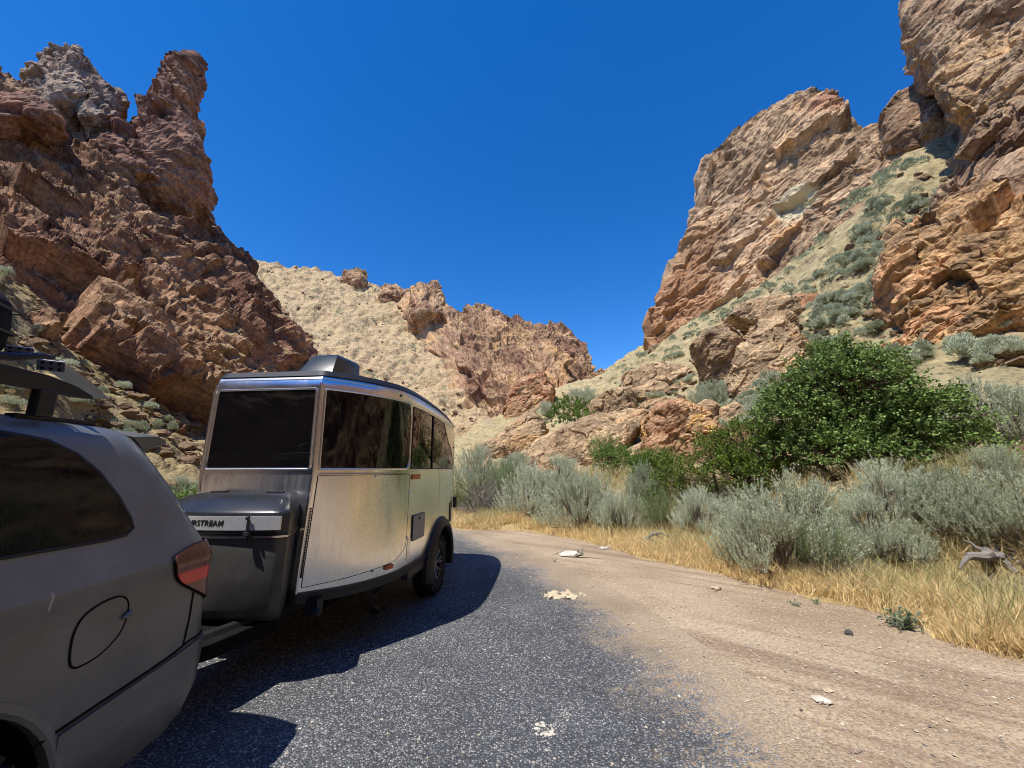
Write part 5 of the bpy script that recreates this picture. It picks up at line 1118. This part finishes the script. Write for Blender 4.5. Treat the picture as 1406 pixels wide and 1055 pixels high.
for (px, py, r_, wpx, lab, seed, mat_) in ((846, 688, 13.5, 52, 'small round bright green bush before the low grey slab', 503, M_BRIGHT), (783, 586, 27, 62, 'bright green bush growing on top of the boulders', 504, M_BRIGHT), (262, 672, 13, 80, 'green leafy bush showing between the dark vehicle and the trailer', 505, M_BRIGHT), (900, 690, 12, 60, 'dim green bush in the gap between bright bush and lower hawthorn', 506, M_GREEN), (832, 640, 19, 50, 'dark green bush in the hollow under the tilted slab', 507, M_GREEN)):
    p = P(px, py, r_); z = max(drop(p[0], p[1]), p[2] - .25) if r_ > 20 else drop(p[0], p[1]); w_ = wpx / FPX * (p[1] * CP) * .5
    hb = leafy(seed, [(0, 0, w_ * .8, w_ * .9, w_ * .9, w_ * .7), (w_ * .5, .1, w_ * .6, w_ * .6, w_ * .6, w_ * .5), (-w_ * .5, 0, w_ * .6, w_ * .6, w_ * .6, w_ * .55)], 5000 if r_ < 20 else 3000, .05 if r_ < 20 else .12, .03 if r_ < 20 else .08, .03, 'leafy_bush', mat_); hb.location = (p[0], p[1], z - .03); props(hb, lab, 'bush', 'leafy green shrubs')

GS = 'sagebrush along the road verge'
# (kind, x, y of the foot in the picture, width there, height there, label)
NEAR = [
 (SAGE, 1075, 792, 205, 150, 'silver sagebrush mound nearest the dirt, in front of the large hawthorn'),
 (SAGE, 1165, 790, 120, 95, 'short sagebrush and twigs at the right foot of the nearest silver mound'),
 (SAGE, 1216, 772, 130, 104, 'middle silver sagebrush standing right behind the weathered log'),
 (SAGE, 1126, 738, 110, 84, 'silver sagebrush peeking over the nearest mound toward the hawthorn'),
 (SAGEO, 1235, 722, 140, 98, 'tall pale olive sagebrush overlapping the lower right of the hawthorn'),
 (SAGEO, 1330, 738, 150, 106, 'broad olive sagebrush above the tangled silver stump'),
 (SAGEO, 1415, 762, 140, 122, 'dark based olive sagebrush cut by the right edge of the view'),
 (SAGEO, 1375, 610, 140, 110, 'large olive sagebrush up the bank beyond the hawthorn at the right edge'),
 (SAGE, 795, 728, 130, 95, 'wide silver sagebrush in the middle of the verge brush'),
 (SAGE, 730, 712, 110, 85, 'silver sagebrush between the wide one and the grey dead bush'),
 (SAGE, 850, 735, 90, 75, 'silver sagebrush just left of the green rabbitbrush'),
 (SAGE, 655, 680, 85, 75, 'silver sagebrush rising beside the rear of the trailer'),
 (SAGE, 965, 735, 90, 70, 'thin silver sagebrush behind the arched dead branch'),
 (SAGE, 1018, 752, 85, 80, 'grey sagebrush with bare dark twigs left of the nearest mound'),
 (SAGE, 885, 690, 70, 60, 'pale sagebrush between the bright round bush and the lower hawthorn'),
 (SAGE, 705, 660, 60, 50, 'silver sagebrush under the hollow grey brown boulder'),
 (SAGE, 770, 680, 90, 60, 'silver sagebrush at the foot of the long tan slab'),
 (SAGE, 980, 562, 90, 42, 'silver sagebrush clump growing on the rocks under the perched boulder'),
 (SAGE, 1045, 585, 60, 45, 'silver sagebrush tucked between the boulders and the hawthorn top'),
 (SAGE, 800, 560, 70, 32, 'silver sagebrush on the crest above the bright green bush'),
 (SAGE, 756, 575, 46, 30, 'silver sagebrush left of the bright green bush on the boulders'),
 (SAGE, 250, 690, 60, 40, 'pale sagebrush low beside the storage box of the trailer'),
 (SAGEO, 1376, 664, 100, 58, 'olive sagebrush on the bank above the broad olive one'),
 (SAGEO, 1292, 694, 100, 62, 'shaded olive sagebrush tight against the right of the hawthorn')]
for k, (K_, px, py, wpx, hpx, lab) in enumerate(NEAR):
    p = at_px(px, py); a = size_at(p, wpx) / 1.78; h = size_at(p, hpx) / 1.26; K_.place(p, (a, a, h), k * 1.7, lab, 'sagebrush', GS)
for k, (px, py, wpx, hpx, lab) in enumerate([(912, 728, 100, 65, 'green rabbitbrush with fine upright stems in front of the lower hawthorn'), (690, 695, 80, 65, 'yellow green rabbitbrush standing over the grey dead bush'), (632, 705, 50, 50, 'green rabbitbrush tuft against the rear corner of the trailer'), (1135, 800, 80, 90, 'wispy grey green rabbitbrush at the edge of the dry grass'), (1330, 640, 80, 30, 'low yellow green rabbitbrush beyond the shaded olive sagebrush')]):
    p = at_px(px, py); a = size_at(p, wpx) / 1.5; h = size_at(p, hpx) / 1.0; RABBIT.place(p, (a, a, h), k * 2.1, lab, 'rabbitbrush', 'rabbitbrush along the road verge')
for k, (px, py, wpx, hpx, lab) in enumerate([(668, 706, 95, 62, 'tangled grey dead bush behind the trailer at the edge of dry grass'), (1150, 805, 90, 60, 'grey dead twigs under the wispy rabbitbrush'), (1012, 735, 70, 60, 'dark bare twigs of a dead bush left of the nearest sagebrush mound'), (1300, 705, 110, 60, 'grey leafless brush filling the gap between the olive sagebrush'), (1385, 835, 90, 50, 'grey dead twigs in the dry grass at the right edge')]):
    o = DEADM[k] if k < 2 else DEADM[k % 2].copy()
    if k >= 2: COL.objects.link(o)
    p = at_px(px, py); a = size_at(p, wpx) / 1.5; h = size_at(p, hpx) / .85; o.location = p; o.scale = (a, a, h); o.rotation_euler = (0, 0, k); props(o, lab, 'dead bush', 'dead bushes along the road verge')
# sagebrush dotted over the slopes: single low crowns
def small_sage(seed, mat_):
    rs = np.random.default_rng(seed); n = 1900; d = unit(rs.normal(size=(n, 3))); d[:, 2] = np.abs(d[:, 2]); lob = np.array([(rs.normal() * .28, rs.normal() * .28, .25 + .2 * rs.random()) for k in range(5)]); i = rs.integers(0, 5, n)
    b = lob[i] + d * np.array([.27, .27, .34]) * (.6 + .4 * rs.random((n, 1))); V, F = leaf_quads(b, unit(d * .8 + np.array([0, 0, .8]) + rs.normal(size=(n, 3)) * .3), .12 * (.5 + .9 * rs.random(n)), .03, rs, .1); V[:, 2] = np.maximum(V[:, 2], -.05); return np_mesh('sagebrush', V, F, mat_)
SM = [small_sage(520 + k, M_SAGE_O if k != 1 else M_SAGE) for k in range(5)]; n_sm = 0
def dot_sage(p, s_, rs, label, group):
    global n_sm
    o = SM[n_sm] if n_sm < len(SM) else SM[int(rs.integers(0, len(SM)))].copy()
    if n_sm >= len(SM): COL.objects.link(o)
    n_sm += 1; o.location = p; o.scale = (s_, s_, s_ * (.8 + .4 * rs.random())); o.rotation_euler = (0, 0, rs.random() * 6.3); props(o, label, 'sagebrush', group)
rs = np.random.default_rng(31); cand = []; tries = 0
while len(cand) < 640 and tries < 9000:
    tries += 1; px = rs.uniform(840, 1420); py = rs.uniform(225, 620)
    h = TERR.ray_cast(Vector((0, 0, CAM_H)), Vector(ray(px, py)).normalized())
    if h[0] is None or h[0].length < 21 or h[0].length > 66: continue
    pt = h[0]
    if rs.random() > min(1, (pt.length / 46) ** .7) or (px > 1170 and py > 425 and rs.random() < .7): continue
    if fbm(np.array([[pt.x / 5, pt.y / 5, pt.z / 5]]), 8, 2)[0] < -.10 - .25 * rs.random(): continue
    cand.append((pt - Vector((0, 0, .06)), rs.uniform(.45, 1.15)))
cand.sort(key=lambda c: -c[1] / c[0].length)
for p, s_ in cand[:235]: dot_sage(p, s_, rs, 'grey green sagebrush dotted on the grassy slope under the tall right butte', 'sagebrush on the right slope')
VV = []; FF = []; nb = 0
for p, s_ in cand[235:]:
    n = 150; d = unit(rs.normal(size=(n, 3))); d[:, 2] = np.abs(d[:, 2]); b = np.array(p) + d * s_ * np.array([.55, .55, .5]) * (.6 + .4 * rs.random((n, 1))); V, F = leaf_quads(b, unit(d * .8 + np.array([0, 0, .8])), .22 * s_, .09 * s_, rs, .1); VV.append(V); FF.append(F + nb); nb += len(V)
props(np_mesh('slope_scrub', np.concatenate(VV), np.concatenate(FF), M_SAGE_O), None, None, None, 'stuff')
done = 0; tries = 0
while done < 34 and tries < 3000:
    tries += 1; px = rs.uniform(-20, 300); py = rs.uniform(370, 640)
    h = TERR.ray_cast(Vector((0, 0, CAM_H)), Vector(ray(px, py)).normalized())
    if h[0] is None or h[0].x > -4: continue
    dot_sage(h[0] - Vector((0, 0, .08)), rs.uniform(.45, .9), rs, 'olive sagebrush dotted on the tan slope at the foot of the left cliff', 'sagebrush on the left slope'); done += 1
# brush on the distant hillside is too far to tell apart: one object
rs = np.random.default_rng(41); VV = []; FF = []; nb = 0
for k in range(420):
    px = rs.uniform(300, 700); py = rs.uniform(355, 620); h = FARB.ray_cast(Vector((0, 0, CAM_H)), Vector(ray(px, py)).normalized())
    if h[0] is None: continue
    n = 60; d = unit(rs.normal(size=(n, 3))); d[:, 2] = np.abs(d[:, 2]); s_ = rs.uniform(.35, .9); b = np.array(h[0]) + d * s_ * np.array([.8, .8, .5]); V, F = leaf_quads(b, unit(d + np.array([0, 0, .6])), .5 * s_, .25 * s_, rs); VV.append(V); FF.append(F + nb); nb += len(V)
props(np_mesh('far_brush', np.concatenate(VV), np.concatenate(FF), M_SAGE_O), None, None, None, 'stuff')
def scree(name, mat_, n, box, seed, smin, smax, xlim=None, keep=-.1):
    rs = np.random.default_rng(seed); m = MB(); c = 0; tries = 0; O = [(1, 0, 0), (-1, 0, 0), (0, 1, 0), (0, -1, 0), (0, 0, 1), (0, 0, -1), (.7, .7, .5), (-.7, .6, .4), (.6, -.7, .45), (-.6, -.7, .4)]
    while c < n and tries < n * 6:
        tries += 1; px = rs.uniform(*box[:2]); py = rs.uniform(*box[2:]); h = TERR.ray_cast(Vector((0, 0, CAM_H)), Vector(ray(px, py)).normalized())
        if h[0] is None or h[0].z < .35 or (xlim and not xlim[0] < h[0].x < xlim[1]): continue
        if fbm(np.array([[h[0].x / 3.5, h[0].y / 3.5, h[0].z / 3.5]]), seed, 3)[0] < keep: continue
        s_ = smin + (smax - smin) * rs.random() ** 3.2; M = Matrix.Rotation(rs.random() * 6, 3, 'Z') @ Matrix.Rotation(rs.normal() * .6, 3, 'X'); bm = bmesh.new()
        for v in O: bm.verts.new(M @ Vector((v[0] * (.6 + .6 * rs.random()), v[1] * (.5 + .5 * rs.random()), v[2] * (.4 + .4 * rs.random()))) * s_)
        r_ = bmesh.ops.convex_hull(bm, input=bm.verts); bm.verts.index_update(); used = [v for v in bm.verts if v.link_faces]; mp = {v: k for k, v in enumerate(used)}
        m.add([v.co + h[0] + Vector((0, 0, s_ * .1)) for v in used], [[mp[v] for v in f.verts] for f in bm.faces]); bm.free(); c += 1
    props(m.build(name, mat_, None), None, None, None, 'stuff')
scree('scree', M_BOULDER, 420, (-20, 320, 360, 660), 811, .05, .5, (-60, -3), -.1); scree('scree', M_BOULDER, 1100, (640, 1420, 240, 640), 812, .05, .5, (-2, 80), -.02)
TERR_, TERR = TERR, FARB
scree('scree', M_BOULDER, 600, (300, 720, 360, 620), 813, .12, .9, None, -.1)
TERR = TERR_
# broad leaved weeds on the dirt
def weed(label, px, py, wpx, seed, n=14):
    rs = np.random.default_rng(seed); BA = []; DA = []; LL = []; st = MB()
    for k in range(n):
        a = 2 * PI * k / n + rs.normal() * .3; e = .35 + .8 * rs.random(); d = unit(np.array([math.cos(a) * math.cos(e), math.sin(a) * math.cos(e), math.sin(e)])); L = .5 + .4 * rs.random(); st.tube([(0, 0, 0), tuple(d * L * .5), tuple(d * L + np.array([0, 0, .06]))], [.018, .012, .006], 5)
        for q in range(9): BA.append(d * L * (.15 + .85 * q / 8)); DA.append(unit(d * .6 + rs.normal(size=3) * .7 + np.array([0, 0, .2]))); LL.append(.20 * (.7 + .6 * rs.random()))
    V, F = leaf_quads(np.array(BA), np.array(DA), np.array(LL), .10, rs, .15); V[:, 2] = np.maximum(V[:, 2], .01); p = G(px, py); s_ = wpx / FPX * (p[1] * CP - CAM_H * SP) / 1.5
    r_ = empty('broadleaf_weed'); np_mesh('leaves', V, F, M_WEED, r_); st.build('stems', M_WEED, r_, True); r_.location = (p[0], p[1], 0); r_.scale = (s_,) * 3; props(r_, label, 'weed', 'weeds on the bare dirt')
weed('grey green weed with upright stems where dirt meets the dry grass', 1243, 864, 52, 601, 20)
weed('small sprout on the dirt right of its twin at the grass edge', 1121, 830, 17, 602, 9); weed('small sprout on the dirt left of its twin at the grass edge', 1092, 832, 17, 603, 9)
weed('dark green sprout beside the flat white stone', 796, 763, 17, 604, 10); weed('tiny sprout on the dirt below the flat white stone', 762, 772, 9, 605, 7)

# ------------------------------------------------------------------ dry grass on the verge
def grass(name, n, o_max, hmin, hmax, mat_, seed, bias, tuft=0.0, i0=20, i1=178):
    rs = np.random.default_rng(seed); i = rs.integers(i0, i1, n * 3); o_ = rs.random(n * 3) ** bias * o_max; x = VE[i] + rv[i] * o_[:, None] + rs.normal(size=(n * 3, 2)) * .09
    o2 = np.abs(o_); nz = fbm(np.c_[x * 1.3, np.zeros(len(x))], seed, 3); dist = np.linalg.norm(x, axis=1); keep = (nz > -.35 + tuft) & (rs.random(n * 3) < np.clip(6.5 / dist, .15, 1) ** 1.2) & (o2 > .04 + .12 * vnoise(np.c_[x * 2.5, np.zeros(len(x))], 5)); x = x[keep][:n]; o2 = o2[keep][:n]; m = len(x)
    z = np.array([drop(a, b) for a, b in x]); L = (hmin + (hmax - hmin) * rs.random(m)) * np.clip(.45 + o2 * 1.1, .45, 1.0); d = unit(np.c_[rs.normal(size=(m, 2)) * .42, np.ones(m)]); d2 = unit(d + np.c_[rs.normal(size=(m, 2)) * .5, -.25 * np.ones(m)])
    sd = unit(np.cross(d, rs.normal(size=(m, 3)))) * (.0030 + .0035 * rs.random(m))[:, None]; b = np.c_[x, z - .02]; mid = b + d * L[:, None] * .55; tip = mid + d2 * L[:, None] * .5
    V = np.stack([b - sd, b + sd, mid + sd * .8, mid - sd * .8, tip], 1).reshape(-1, 3); k = np.arange(m)[:, None] * 5
    return props(np_mesh(name, V, [np.concatenate([k, k + 1, k + 2, k + 3], 1), np.concatenate([k + 3, k + 2, k + 4], 1)], mat_), None, None, None, 'stuff')
grass('dry_grass', 62000, 1.6, .14, .34, M_GRASS, 701, 1.0); grass('dry_grass', 26000, 4.5, .22, .5, M_GRASS, 702, .9); grass('bunch_grass', 12000, 3.6, .3, .66, M_GRASSG, 703, .6, .25)
for K_ in (SAGE, SAGEO, RABBIT): K_.clear()
